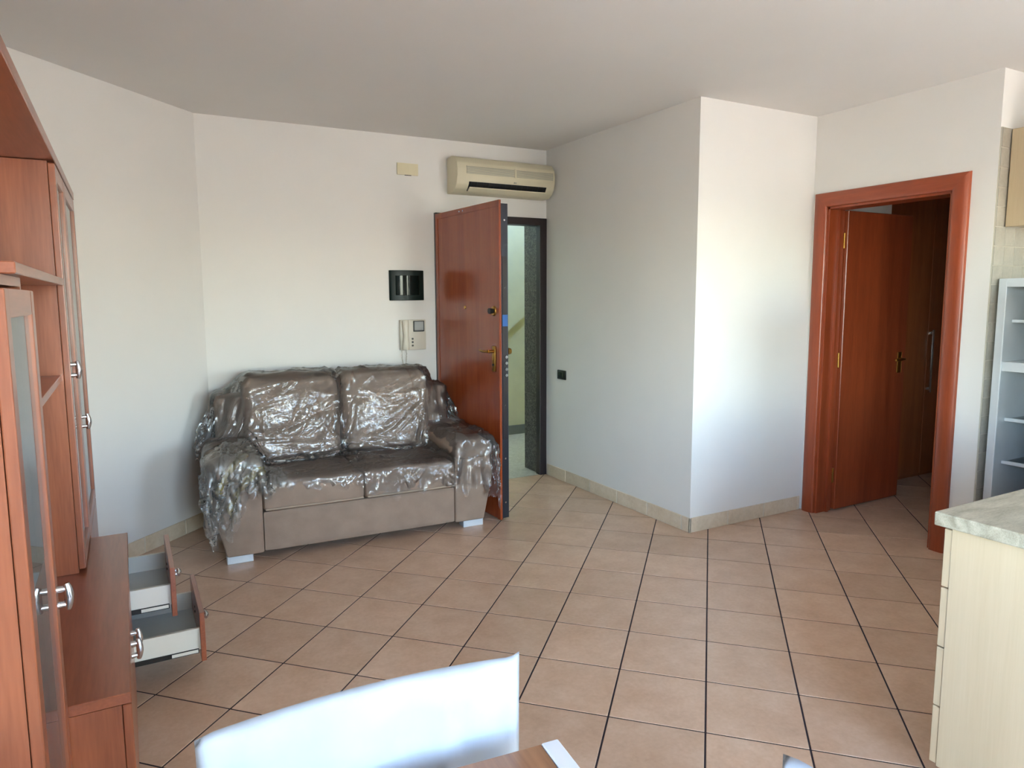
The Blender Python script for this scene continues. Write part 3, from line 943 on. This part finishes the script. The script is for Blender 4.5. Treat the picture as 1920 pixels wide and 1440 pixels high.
def arm_poly(side):
    p = [(0.045, 0.046), (0.246, 0.046), (0.246, 0.470), (0.22, 0.515), (0.05, 0.52), (-0.008, 0.490), (-0.020, 0.40), (-0.014, 0.32)]
    return p if side == 0 else [(SW - x, z) for x, z in p]
for side in (0, 1):
    a_ = MB().prism(arm_poly(side), 'y', -0.004, SD - 0.05, bev=0.012, seg=3).build('armrest', 'fabric', so, smooth=True, local=True)
    def tilt(p, w):
        p.z += 0.030 * (p.y / 0.36)
        return p
    xa, xb = (-0.030, 0.262) if side == 0 else (SW - 0.262, SW + 0.022)
    MB().soft(xa, xb, -0.030, 0.68, 0.480, 0.590, 0.05, (0.006, 0.01, 0.016), n=12, fn=tilt).build('arm_pad', 'fabric', a_, smooth=True, local=True)
MB().soft(0.055, SW - 0.055, 0.60, SD, 0.046, 0.88, 0.05, (0, 0, 0.01)).build('back_frame', 'fabric', so, smooth=True, local=True)
def back_fn(p, w):
    # lean back, crease across the middle, softer top corners
    t = p.z / 0.28
    p.y += 0.085 * (t * 0.5 + 0.5)
    cr = math.exp(-((t + 0.10) / 0.10) ** 2)
    if w.y < 0:
        p.y += 0.030 * cr * (1 - abs(w.x) ** 6)
        p.y -= 0.022 * math.exp(-((t - 0.45) / 0.35) ** 2) * (1 - w.x * w.x)
        p.y -= 0.030 * math.exp(-((t + 0.60) / 0.30) ** 2) * (1 - w.x * w.x)
    if w.z > 0:
        p.z -= 0.022 * abs(w.x) ** 4 * (t if t > 0 else 0)
    return p
for a, b in ((0.215, 0.822), (0.828, 1.450)):
    MB().soft(a, b, 0.480, 0.690, 0.440, 1.000, 0.075, (0, 0.03, 0.012), n=22, fn=back_fn).build('back_cushion', 'fabric', so, smooth=True, local=True)

# ------------------------------------------------------------------ clear plastic film draped on the sofa (small cloth relaxation)
def film_sheet():
    rng = np.random.default_rng(5)
    NX, NT = 150, 120
    u = np.linspace(-0.19, SW + 0.17, NX)            # across
    x = np.clip(u, -0.075, SW + 0.06)
    over = np.maximum(0, -0.075 - u) + np.maximum(0, u - (SW + 0.06))
    X = np.zeros((NX, NT, 3))
    for i in range(NX):
        xi = x[i]
        armL = 1 / (1 + math.exp((xi - 0.26) / 0.02))
        armR = 1 / (1 + math.exp((SW - 0.26 - xi) / 0.02))
        arm = max(armL, armR)
        zs = 0.485 * (1 - arm) + 0.645 * arm
        hang = 0.035 + 0.03 * math.sin(xi * 9.0 + 0.6) + 0.11 * math.exp(-((xi - 1.12) / 0.16) ** 2)
        hang += 0.20 * armR + 0.17 * armL * math.exp(-((xi + 0.04) / 0.12) ** 2) + 0.09 * armL
        zt = 1.045
        edge = max(0.0, 1 - min(xi - (0.16), SW - 0.16 - xi) / 0.06) if (xi < 0.22 or xi > SW - 0.22) else 0.0
        zt -= 0.13 * min(1.0, edge)
        prof = np.array([(-0.060, zs - 0.02 - hang), (-0.055, zs - 0.02), (0.02, zs + 0.01), (0.44, zs + 0.015), (0.50, zs + 0.07), (0.60, zt - 0.02), (0.68, zt), (0.83, zt - 0.04), (0.835, zt - 0.30)])
        sl = np.r_[0, np.cumsum(np.hypot(*np.diff(prof, axis=0).T))]
        tt = np.linspace(0, sl[-1], NT)
        X[i, :, 0] = xi
        X[i, :, 1] = np.interp(tt, sl, prof[:, 0])
        X[i, :, 2] = np.interp(tt, sl, prof[:, 1]) - over[i]
    X += rng.normal(0, 0.0015, X.shape)
    # coarse random undulation to seed folds
    for _ in range(26):
        k = rng.normal(0, 1, 2) * np.array([14, 9])
        ph = rng.uniform(0, 6.28)
        I, J = np.meshgrid(np.linspace(0, 2, NX), np.linspace(0, 1.8, NT), indexing='ij')
        amp = 0.0035
        wv = amp * np.sin(k[0] * I + k[1] * J + ph)
        X[:, :, 2] += wv
        X[:, :, 1] -= wv
    P = X.copy()
    slack = 1.03
    cons = []
    def add(di, dj, k, sl_):
        a = (slice(max(0, -di), NX - max(0, di)), slice(max(0, -dj), NT - max(0, dj)))
        b = (slice(max(0, di), NX + min(0, di)), slice(max(0, dj), NT + min(0, dj)))
        L = np.linalg.norm(X[b] - X[a], axis=-1)
        mean = np.median(L)
        L = np.maximum(L, mean * 0.35) * sl_
        cons.append((a, b, L, k))
    add(1, 0, 0.9, slack); add(0, 1, 0.9, slack); add(1, 1, 0.5, slack); add(1, -1, 0.5, slack)
    add(2, 0, 0.10, slack * 0.985); add(0, 2, 0.10, slack * 0.985)
    boxes = [  # centre, half size, radius
        ((SW / 2, 0.27, 0.25), (SW / 2 - 0.245, 0.29, 0.212), 0.03),
        ((0.115, 0.345, 0.35), (0.146, 0.375, 0.255), 0.05),
        ((SW - 0.115, 0.345, 0.35), (0.142, 0.375, 0.255), 0.05),
        ((SW / 2, 0.70, 0.46), (SW / 2 - 0.055, 0.10, 0.42), 0.05),
    ]
    def collide(P, mg):
        for c, h, r in boxes:
            c = np.array(c); h = np.array(h)
            q = P - c
            aq = np.abs(q) - (h - r)
            o = np.maximum(aq, 0)
            lo = np.linalg.norm(o, axis=-1)
            d = lo + np.minimum(aq.max(-1), 0) - r - mg
            ins = d < 0
            if not ins.any():
                continue
            n = np.where(lo[..., None] > 1e-9, o / np.maximum(lo, 1e-9)[..., None], 0)
            k = aq.argmax(-1)
            un = np.eye(3)[k]
            n = np.where(lo[..., None] > 1e-9, n, un) * np.where(q >= 0, 1, -1)
            P[ins] += (n * (-d)[..., None])[ins]
        # leaning back cushions
        for cx_ in (0.5185, 1.139):
            hx = 0.311
            q = P - np.array([cx_, 0.585, 0.72])
            qy = q[..., 1] - 0.085 * (q[..., 2] / 0.28 * 0.5 + 0.5)
            tq = q[..., 2] / 0.28
            depth = 0.135 + 0.024 * np.exp(-((tq - .45) / .35) ** 2) + 0.03 * np.exp(-((tq + .6) / .3) ** 2)
            aq = np.stack([np.abs(q[..., 0]) - (hx - 0.06), np.abs(qy) - (depth - 0.06), np.abs(q[..., 2]) - (0.285 - 0.06)], -1)
            o = np.maximum(aq, 0)
            lo = np.linalg.norm(o, axis=-1)
            d = lo + np.minimum(aq.max(-1), 0) - 0.06 - mg
            ins = d < 0
            if ins.any():
                n = np.where(lo[..., None] > 1e-9, o / np.maximum(lo, 1e-9)[..., None], np.eye(3)[aq.argmax(-1)])
                n = n * np.stack([np.where(q[..., 0] >= 0, 1, -1), np.where(qy >= 0, 1, -1), np.where(q[..., 2] >= 0, 1, -1)], -1)
                P[ins] += (n * (-d)[..., None])[ins]
        P[..., 2] = np.maximum(P[..., 2], 0.02)
        P[..., 1] = np.minimum(P[..., 1], 0.845)
        return ins
    def creases(P, amp, n, seed, wlo=0.007, whi=0.022, lmax=0.32, dens=None):
        r_ = np.random.default_rng(seed)
        d1 = np.gradient(P, axis=0); d2 = np.gradient(P, axis=1)
        nn = np.cross(d1, d2)
        nn /= np.maximum(np.linalg.norm(nn, axis=-1, keepdims=True), 1e-9)
        nn *= np.where(((P - np.array([SW / 2, 0.80, 0.15])) * nn).sum(-1, keepdims=True) >= 0, 1, -1)
        A_, B_ = P.shape[:2]
        I, J = np.meshgrid(np.linspace(0, 2.1, A_), np.linspace(0, 1.9, B_), indexing='ij')
        h = np.zeros((A_, B_))
        for _ in range(n):
            th = r_.normal(0.9, 0.75)
            c0, c1 = r_.uniform(0, 2.1), r_.uniform(0, 1.9)
            if dens and r_.uniform() > dens(c0, c1):
                continue
            al = (I - c0) * math.cos(th) + (J - c1) * math.sin(th)
            ac = -(I - c0) * math.sin(th) + (J - c1) * math.cos(th) + 0.04 * np.sin(al * 7 + c0 * 9)
            ln = r_.uniform(0.05, lmax)
            wd2 = r_.uniform(wlo, whi)
            h += r_.uniform(0.4, 1.0) * np.exp(-np.abs(ac) / wd2) * np.exp(-(al / ln) ** 2)
        return P + nn * (amp * np.minimum(h, 2.0))[..., None]
    P = creases(P, 0.009, 260, 3)
    V = np.zeros_like(P)
    dt = 0.012
    for it in range(70):
        V[..., 2] -= 4.0 * dt
        V *= 0.9
        Q = P + V * dt
        for s in range(6):
            for a, b, L, k in cons:
                d = Q[b] - Q[a]
                l = np.linalg.norm(d, axis=-1)
                corr = (k * 0.42 * (l - L) / np.maximum(l, 1e-9))[..., None] * d
                Q[a] += corr
                Q[b] -= corr
        Q0 = Q.copy()
        collide(Q, 0.006)
        touch = np.linalg.norm(Q - Q0, axis=-1) > 1e-6
        Q[touch] = P[touch] + (Q[touch] - P[touch]) * 0.35
        collide(Q, 0.004)
        V = (Q - P) / dt
        sp_ = np.linalg.norm(V, axis=-1, keepdims=True)
        V *= np.minimum(1, 0.8 / np.maximum(sp_, 1e-6))
        P = Q
    def upsample(P):
        for ax in (0, 1):
            P = np.moveaxis(P, ax, 0)
            n = P.shape[0]
            Q = np.zeros((2 * n - 1,) + P.shape[1:])
            Q[0::2] = P
            pad = np.concatenate([2 * P[:1] - P[1:2], P, 2 * P[-1:] - P[-2:-1]])
            Q[1::2] = (-pad[:-3] + 9 * pad[1:-2] + 9 * pad[2:-1] - pad[3:]) / 16
            P = np.moveaxis(Q, 0, ax)
        return P
    P = upsample(P)
    P = creases(P, 0.016, 90, 21, 0.014, 0.035, 0.45)
    P = creases(P, 0.010, 250, 8, 0.006, 0.013, 0.34)
    P = creases(P, 0.007, 2600, 31, 0.004, 0.010, 0.07, lambda u_, v_: 1.0 if (u_ < 0.5 and v_ < 0.8) else (0.6 if v_ < 0.5 else 0.06))
    P[..., 0] = np.maximum(P[..., 0], -0.115 + 0.4 * np.maximum(0, P[..., 1] - 0.6))
    P[..., 1] = np.minimum(P[..., 1], 0.855)
    bunch = creases(P[:86, :150], 0.015, 420, 77, 0.010, 0.026, 0.14)
    bunch = creases(bunch, 0.006, 500, 78, 0.005, 0.010, 0.08)
    bunch[..., 0] = np.maximum(bunch[..., 0], -0.125 + 0.4 * np.maximum(0, bunch[..., 1] - 0.6))
    return P, bunch
FP, FB = film_sheet()
nx_, nt_, _ = FP.shape
fv = FP.reshape(-1, 3)
rng = np.random.default_rng(11)
# ragged rim: drop a few cells along the edge
I_, J_ = np.meshgrid(np.arange(nx_ - 1), np.arange(nt_ - 1), indexing='ij')
rag = 4.0 + 4.0 * np.sin(I_ * 0.105) + 3.2 * np.sin(I_ * 0.265 + 1.3) + 2.4 * np.sin(I_ * 0.55 + .4)
keep = (J_ >= rag)
fi = [(i * nt_ + j, (i + 1) * nt_ + j, (i + 1) * nt_ + j + 1, i * nt_ + j + 1) for i, j in zip(I_[keep], J_[keep])]
fme = bpy.data.meshes.new('film')
fme.from_pydata([tuple(v) for v in fv], [], [tuple(int(k) for k in f) for f in fi])
fb = bmesh.new(); fb.from_mesh(fme)
bmesh.ops.delete(fb, geom=[v for v in fb.verts if not v.link_faces], context='VERTS')
fb.to_mesh(fme); fb.free()
fme.materials.append(MT['film'])
for p in fme.polygons: p.use_smooth = True
ps = thing('plastic_sheet', 'crumpled clear plastic sheet draped over the taupe sofa', 'plastic sheet', (SRX, SRY, 0), SROT)
fo = bpy.data.objects.new('film', fme)
COL.objects.link(fo); fo.parent = ps
# an extra crumpled ply gathered on the arm nearest the slanted wall
n_i, n_j = FB.shape[:2]
lim = [8 + 5 * math.sin(i * 0.16) + 4 * math.sin(i * 0.43 + 1) for i in range(n_i)]
lim2 = [96 + 16 * math.sin(i * 0.12 + 2) + 7 * math.sin(i * 0.37) - 0.4 * i for i in range(n_i)]
ff = [(i * n_j + j, (i + 1) * n_j + j, (i + 1) * n_j + j + 1, i * n_j + j + 1) for i in range(n_i - 1) for j in range(n_j - 1) if lim[i] < j < lim2[i]]
mb_ = MB().mesh([tuple(v) for v in FB.reshape(-1, 3)], ff)
bmesh.ops.delete(mb_.bm, geom=[v for v in mb_.bm.verts if not v.link_faces], context='VERTS')
mb_.build('film_bunch', 'film_bunch', ps, smooth=True, local=True, angle=0)
# yellow packing tape stuck in the bunched corner over the left arm
def tape_strip(i0, i1, j0, j1, sh):
    vs_, fs_ = [], []
    n_i, n_j = i1 - i0 + 1, j1 - j0 + 1
    for i in range(i0, i1 + 1):
        for j in range(j0, j1 + 1):
            jj = min(nt_ - 2, j + int(sh * (i - i0)))
            p = FP[i, jj]
            a = FP[i + 1, jj] - p; b = FP[i, jj + 1] - p
            n = np.cross(a, b); n /= max(1e-9, np.linalg.norm(n))
            vs_.append(tuple(p + n * 0.002))
    for i in range(n_i - 1):
        for j in range(n_j - 1):
            fs_.append((i * n_j + j, (i + 1) * n_j + j, (i + 1) * n_j + j + 1, i * n_j + j + 1))
    o = MB().mesh(vs_, fs_).build('tape', 'tape', ps, smooth=True, local=True, angle=0)
    o['label'] = 'yellow packing tape'
tape_strip(30, 64, 16, 23, 0.15)
tape_strip(26, 54, 36, 42, 0.10)

# ------------------------------------------------------------------ kitchen
# peninsula cabinet with drawers facing the kitchen
px0 = -1.046
pc = thing('drawer_cabinet', 'pale beech kitchen drawer cabinet under the stone-look worktop', 'cabinet', (-0.72, -2.25, 0))
MB().box(px0, px0 + 0.018, -2.555, -1.972, 0.10, 0.828).build('end_panel', 'beech', pc)
MB().box(-0.45, -0.432, -2.555, -1.972, 0.10, 0.828).build('side_panel', 'beech', pc)
MB().box(px0 + 0.018, -0.45, -2.555, -2.545, 0.10, 0.828).build('back', 'beech', pc)
MB().box(px0 + 0.018, -0.45, -2.545, -1.972, 0.10, 0.118).build('bottom', 'beech', pc)
MB().box(px0 + 0.03, -0.44, -2.52, -2.02, 0.0, 0.10).build('plinth', 'beech', pc)
zz = [0.102, 0.282, 0.465, 0.646, 0.822]
for k in range(4):
    d_ = MB().box(px0 + 0.002, -0.434, -1.971, -1.949, zz[k] + 0.002, zz[k + 1] - 0.002, bev=0.002, seg=1).build('drawer', 'beech', pc)
    MB().tube([(-0.84, -1.949, zz[k] + 0.13), (-0.84, -1.925, zz[k] + 0.13), (-0.64, -1.925, zz[k] + 0.13), (-0.64, -1.949, zz[k] + 0.13)], 0.005).build('handle', 'chrome', d_, smooth=True)
pc2 = thing('base_cabinet', 'pale beech kitchen base cabinet further along under the worktop', 'cabinet', (0.3, -2.25, 0))
MB().box(-0.430, 1.10, -2.555, -1.972, 0.10, 0.828).build('body', 'beech', pc2)
MB().box(-0.42, 1.09, -2.52, -2.02, 0.0, 0.10).build('plinth', 'beech', pc2)
for k in range(3):
    a = -0.428 + k * 0.51
    d_ = MB().box(a, a + 0.506, -1.971, -1.949, 0.104, 0.820, bev=0.002, seg=1).build('door', 'beech', pc2)
    MB().tube([(a + 0.45, -1.949, 0.72), (a + 0.45, -1.925, 0.72), (a + 0.45, -1.925, 0.60), (a + 0.45, -1.949, 0.60)], 0.005).build('handle', 'chrome', d_, smooth=True)
tag(MB().box(-1.070, 1.10, -2.60, -1.932, 0.830, 0.870, bev=0.004).build('worktop', 'worktop'), 'grey stone-look worktop over the pale beech kitchen cabinets', 'worktop')

# tiled splashback on the niche wall
sp = MB().box(XD + 0.002, XK, YK - 0.006, YK, 0.0, 2.36).build('splashback', 'kit_grout', kside)
for i in range(7):
    for j in range(23):
        a, z = XD + 0.003 + i * 0.1, 0.003 + j * 0.1025
        MB().box(a + 0.001, min(a + 0.099, XK), YK - 0.010, YK - 0.006, z + 0.001, z + 0.1, bev=0.0012, seg=1).build('wall_tile', 'kit_tile', sp)

# fridge standing open
fx0, fx1, fy0, fy1, fz1 = 1.070, 1.690, -1.560, -0.996, 1.572
fd = thing('fridge', 'pale two compartment fridge freezer with its doors standing open', 'fridge', (1.38, -1.28, 0))
wl = 0.042
b_ = MB()
b_.box(fx0, fx1, fy1 - wl, fy1, 0.04, fz1, bev=0.004)
b_.box(fx0, fx1, fy0, fy0 + wl, 0.04, fz1, bev=0.004)
b_.box(fx0, fx1, fy0 + wl, fy1 - wl, fz1 - 0.045, fz1)
b_.box(fx0, fx1, fy0 + wl, fy1 - wl, 0.04, 0.10)
b_.box(fx1 - 0.04, fx1, fy0 + wl, fy1 - wl, 0.10, fz1 - 0.045)
b_.box(fx0 + 0.012, fx1, fy0 + wl, fy1 - wl, 1.075, 1.125)
body = b_.build('body', 'white_plastic', fd)
MB().box(fx0 + 0.03, fx1 - 0.02, fy1, fy1 + 0.003, 0.05, fz1 - 0.01).build('side_skin', 'fridge_out', body)
MB().box(fx1 - 0.06, fx1 - 0.041, fy0 + wl, fy1 - wl, 0.10, 1.07).box(fx1 - 0.06, fx1 - 0.041, fy0 + wl, fy1 - wl, 1.126, fz1 - 0.046).build('liner', 'fridge_in', fd)
for z in (0.34, 0.56, 0.80):
    s_ = MB().box(fx0 + 0.09, fx1 - 0.06, fy0 + wl, fy1 - wl, z, z + 0.005).build('shelf', 'cabinet_glass', fd)
    MB().box(fx0 + 0.075, fx0 + 0.095, fy0 + wl, fy1 - wl, z - 0.005, z + 0.014, bev=0.003).build('shelf_trim', 'white_plastic', s_)
s_ = MB().box(fx0 + 0.09, fx1 - 0.06, fy0 + wl, fy1 - wl, 1.34, 1.345).build('shelf', 'cabinet_glass', fd)
MB().box(fx0 + 0.075, fx0 + 0.095, fy0 + wl, fy1 - wl, 1.335, 1.352, bev=0.003).build('shelf_trim', 'white_plastic', s_)
MB().cyl((fx1 - 0.060, -1.12, 0.95), (fx1 - 0.066, -1.12, 0.95), 0.05, n=20).build('fan_cover', 'ac_grey', fd, smooth=True)
for z0, z1 in ((0.06, 1.09), (1.11, fz1)):
    d_ = MB().box(fx0 - 0.56, fx0 - 0.012, fy0 - 0.052, fy0 + 0.004, z0, z1, bev=0.008).build('door', 'white_plastic', fd, smooth=True)
    for kz in range(2 if z1 - z0 < 0.6 else 4):
        za = z0 + 0.08 + kz * 0.22
        MB().box(fx0 - 0.51, fx0 - 0.06, fy0 + 0.004, fy0 + 0.075, za, za + 0.06, bev=0.006).build('door_shelf', 'fridge_in', d_, smooth=True)
for xa in (fx0 + 0.04, fx1 - 0.08):
    for ya in (fy0 + 0.03, fy1 - 0.07):
        MB().cyl((xa + 0.02, ya + 0.02, 0), (xa + 0.02, ya + 0.02, 0.042), 0.018, n=12).build('foot', 'black', fd)

# cabinet above the fridge
uc = thing('wall_cabinet', 'pale beech wall cabinet hung above the fridge', 'cabinet', (1.4, -1.3, 1.85))
MB().box(1.120, XK - 0.004, -1.58, -0.990, 1.850, 2.352).build('body', 'beech', uc)
for a, b in ((-1.578, -1.287), (-1.283, -0.992)):
    d_ = MB().box(1.098, 1.119, a, b, 1.846, 2.354, bev=0.003, seg=1).build('door', 'beech', uc)
    yy = b - 0.03 if a < -1.4 else a + 0.03
    MB().tube([(1.098, yy, 1.90), (1.075, yy, 1.90), (1.075, yy, 2.02), (1.098, yy, 2.02)], 0.005).build('handle', 'chrome', d_, smooth=True)

# ------------------------------------------------------------------ corridor wardrobe
wd = thing('wardrobe', 'brown wooden wardrobe with long bar handle seen through the inner doorway', 'wardrobe', (2.7, 0.5, 0))
MB().box(1.79, 3.56, 0.277, 0.84, 0.0, 2.50).build('body', 'wardrobe', wd)
for a, b in ((1.795, 2.20), (2.204, 2.606), (2.610, 3.08), (3.084, 3.555)):
    d_ = MB().box(a, b, 0.255, 0.276, 0.03, 2.49, bev=0.002, seg=1).build('door', 'wardrobe', wd)
    if abs(a - 2.610) < 0.01 or abs(a - 3.084) < .01:
        hx = a + 0.03
        MB().box(hx - 0.010, hx + 0.010, 0.225, 0.237, 0.70, 1.21, bev=0.003).box(hx - 0.008, hx + 0.008, 0.237, 0.256, 0.72, 0.74).box(hx - 0.008, hx + 0.008, 0.237, 0.256, 1.17, 1.19).build('handle', 'chrome', d_, smooth=True)

# ------------------------------------------------------------------ dining table and wrapped chairs
TR = math.radians(-6.0)
tb = thing('dining_table', 'brown wooden dining table with a white metal end strip', 'table', (-2.494, -2.146, 0), TR)
TZ = 0.76
MB().box(-0.80, -0.031, -1.25, 0.0, TZ - 0.028, TZ, bev=0.002, seg=1).build('table_top', 'table_wood', tb, local=True)
MB().box(-0.0305, 0.0, -1.25, 0.0, TZ - 0.030, TZ + 0.0015, bev=0.002, seg=1).build('end_strip', 'alu', tb, local=True)
for x in (-0.75, -0.07):
    for y in (-1.20, -0.05):
        MB().box(x - 0.025, x + 0.025, y - 0.025, y + 0.025, 0, TZ - 0.030, bev=0.003).build('leg', 'alu', tb, local=True)
m_ = MB()
m_.box(-0.725, -0.095, -0.065, -0.04, TZ - 0.09, TZ - 0.03).box(-0.725, -0.095, -1.21, -1.185, TZ - 0.09, TZ - 0.03)
m_.build('apron', 'alu', tb, local=True)

def chair(label, loc, rz, wd_=0.500, top=0.872, group=None):
    # local: backrest front face at y=0, seat towards -y, x centred
    c = thing('dining_chair', label, 'chair', loc, rz, group)
    hw_ = wd_ / 2
    for sx in (-1, 1):
        MB().tube([(sx * (hw_ - 0.05), 0.035, 0.0), (sx * (hw_ - 0.05), 0.020, 0.45), (sx * (hw_ - 0.05), 0.028, 0.62)], [0.014, 0.016, 0.014], 8).build('leg', 'chair_wood', c, smooth=True, local=True)
        MB().tube([(sx * (hw_ - 0.06), -0.315, 0.0), (sx * (hw_ - 0.055), -0.30, 0.43)], [0.013, 0.016], 8).build('leg', 'chair_wood', c, smooth=True, local=True)
    MB().soft(-hw_ + 0.02, hw_ - 0.02, -0.345, 0.015, 0.425, 0.475, 0.02, (0, 0, 0.008), n=8).build('seat', 'foam', c, smooth=True, local=True)
    # wrapped backrest: a gently curved slab with folded foam sheet corners
    n1, n2 = 34, 26
    rg = random.Random(int(abs(loc[0]) * 1000))
    ph = [rg.uniform(0, 6.28) for _ in range(8)]
    def surf(u, v, side):
        # u in -1..1 across, v 0..1 up
        z = 0.48 + v * (top - 0.48) + 0.009 * (1 - u * u) * v * v - 0.004 * max(0, abs(u) - 0.9) * 10 * v
        hx = hw_ * (0.965 + 0.035 * v)
        y = 0.012 * (1 - u * u) + 0.012 * v
        th = 0.016 * (1 - abs(u) ** 8) ** 0.5 * (1 - max(0, v * 1.0) ** 14) ** 0.5
        wr = 0.006 * math.sin(7 * u + 5 * v + ph[0]) * math.sin(9 * v - 3 * u + ph[1]) + 0.002 * math.sin(19 * u + 8 * v + ph[2])
        # folded band along top and sides
        if v > 0.86 or abs(u) > 0.9:
            wr += 0.002
        if 0.43 < u < 0.50: wr += 0.003
        return Vector((u * hx, y + side * (th + (wr if th > 0.001 else 0)), z + (0.012 * max(0, u - 0.93) / 0.07 * v ** 8)))
    verts, faces = [], []
    for side in (-1, 1):
        base = len(verts)
        for i in range(n1 + 1):
            t = -1 + 2 * i / n1
            u = math.copysign(abs(t) ** 0.8, t)
            for j in range(n2 + 1):
                v = (j / n2) ** 0.85
                verts.append(surf(u, v, side))
        for i in range(n1):
            for j in range(n2):
                q = [base + i * (n2 + 1) + j, base + (i + 1) * (n2 + 1) + j, base + (i + 1) * (n2 + 1) + j + 1, base + i * (n2 + 1) + j + 1]
                faces.append(q if side < 0 else q[::-1])
    mb = MB().mesh(verts, faces)
    bmesh.ops.remove_doubles(mb.bm, verts=mb.bm.verts[:], dist=1e-4)
    mb.build('backrest', 'foam', c, smooth=True, local=True, angle=0)
    for sx in (-1, 1):
        MB().box(sx * (hw_ - 0.05) - 0.012, sx * (hw_ - 0.05) + 0.012, 0.004, 0.034, 0.44, 0.52, bev=0.003).build('back_post', 'chair_wood', c, local=True)
    return c
chair('dining chair wrapped in white packing foam behind the far edge of the table', (-2.776, -2.060, 0), -0.048, wd_=0.515)
chair('dining chair wrapped in white packing foam beside the white metal table strip', (-2.350, -2.695, 0), -math.pi / 2 - 0.03, wd_=0.48)
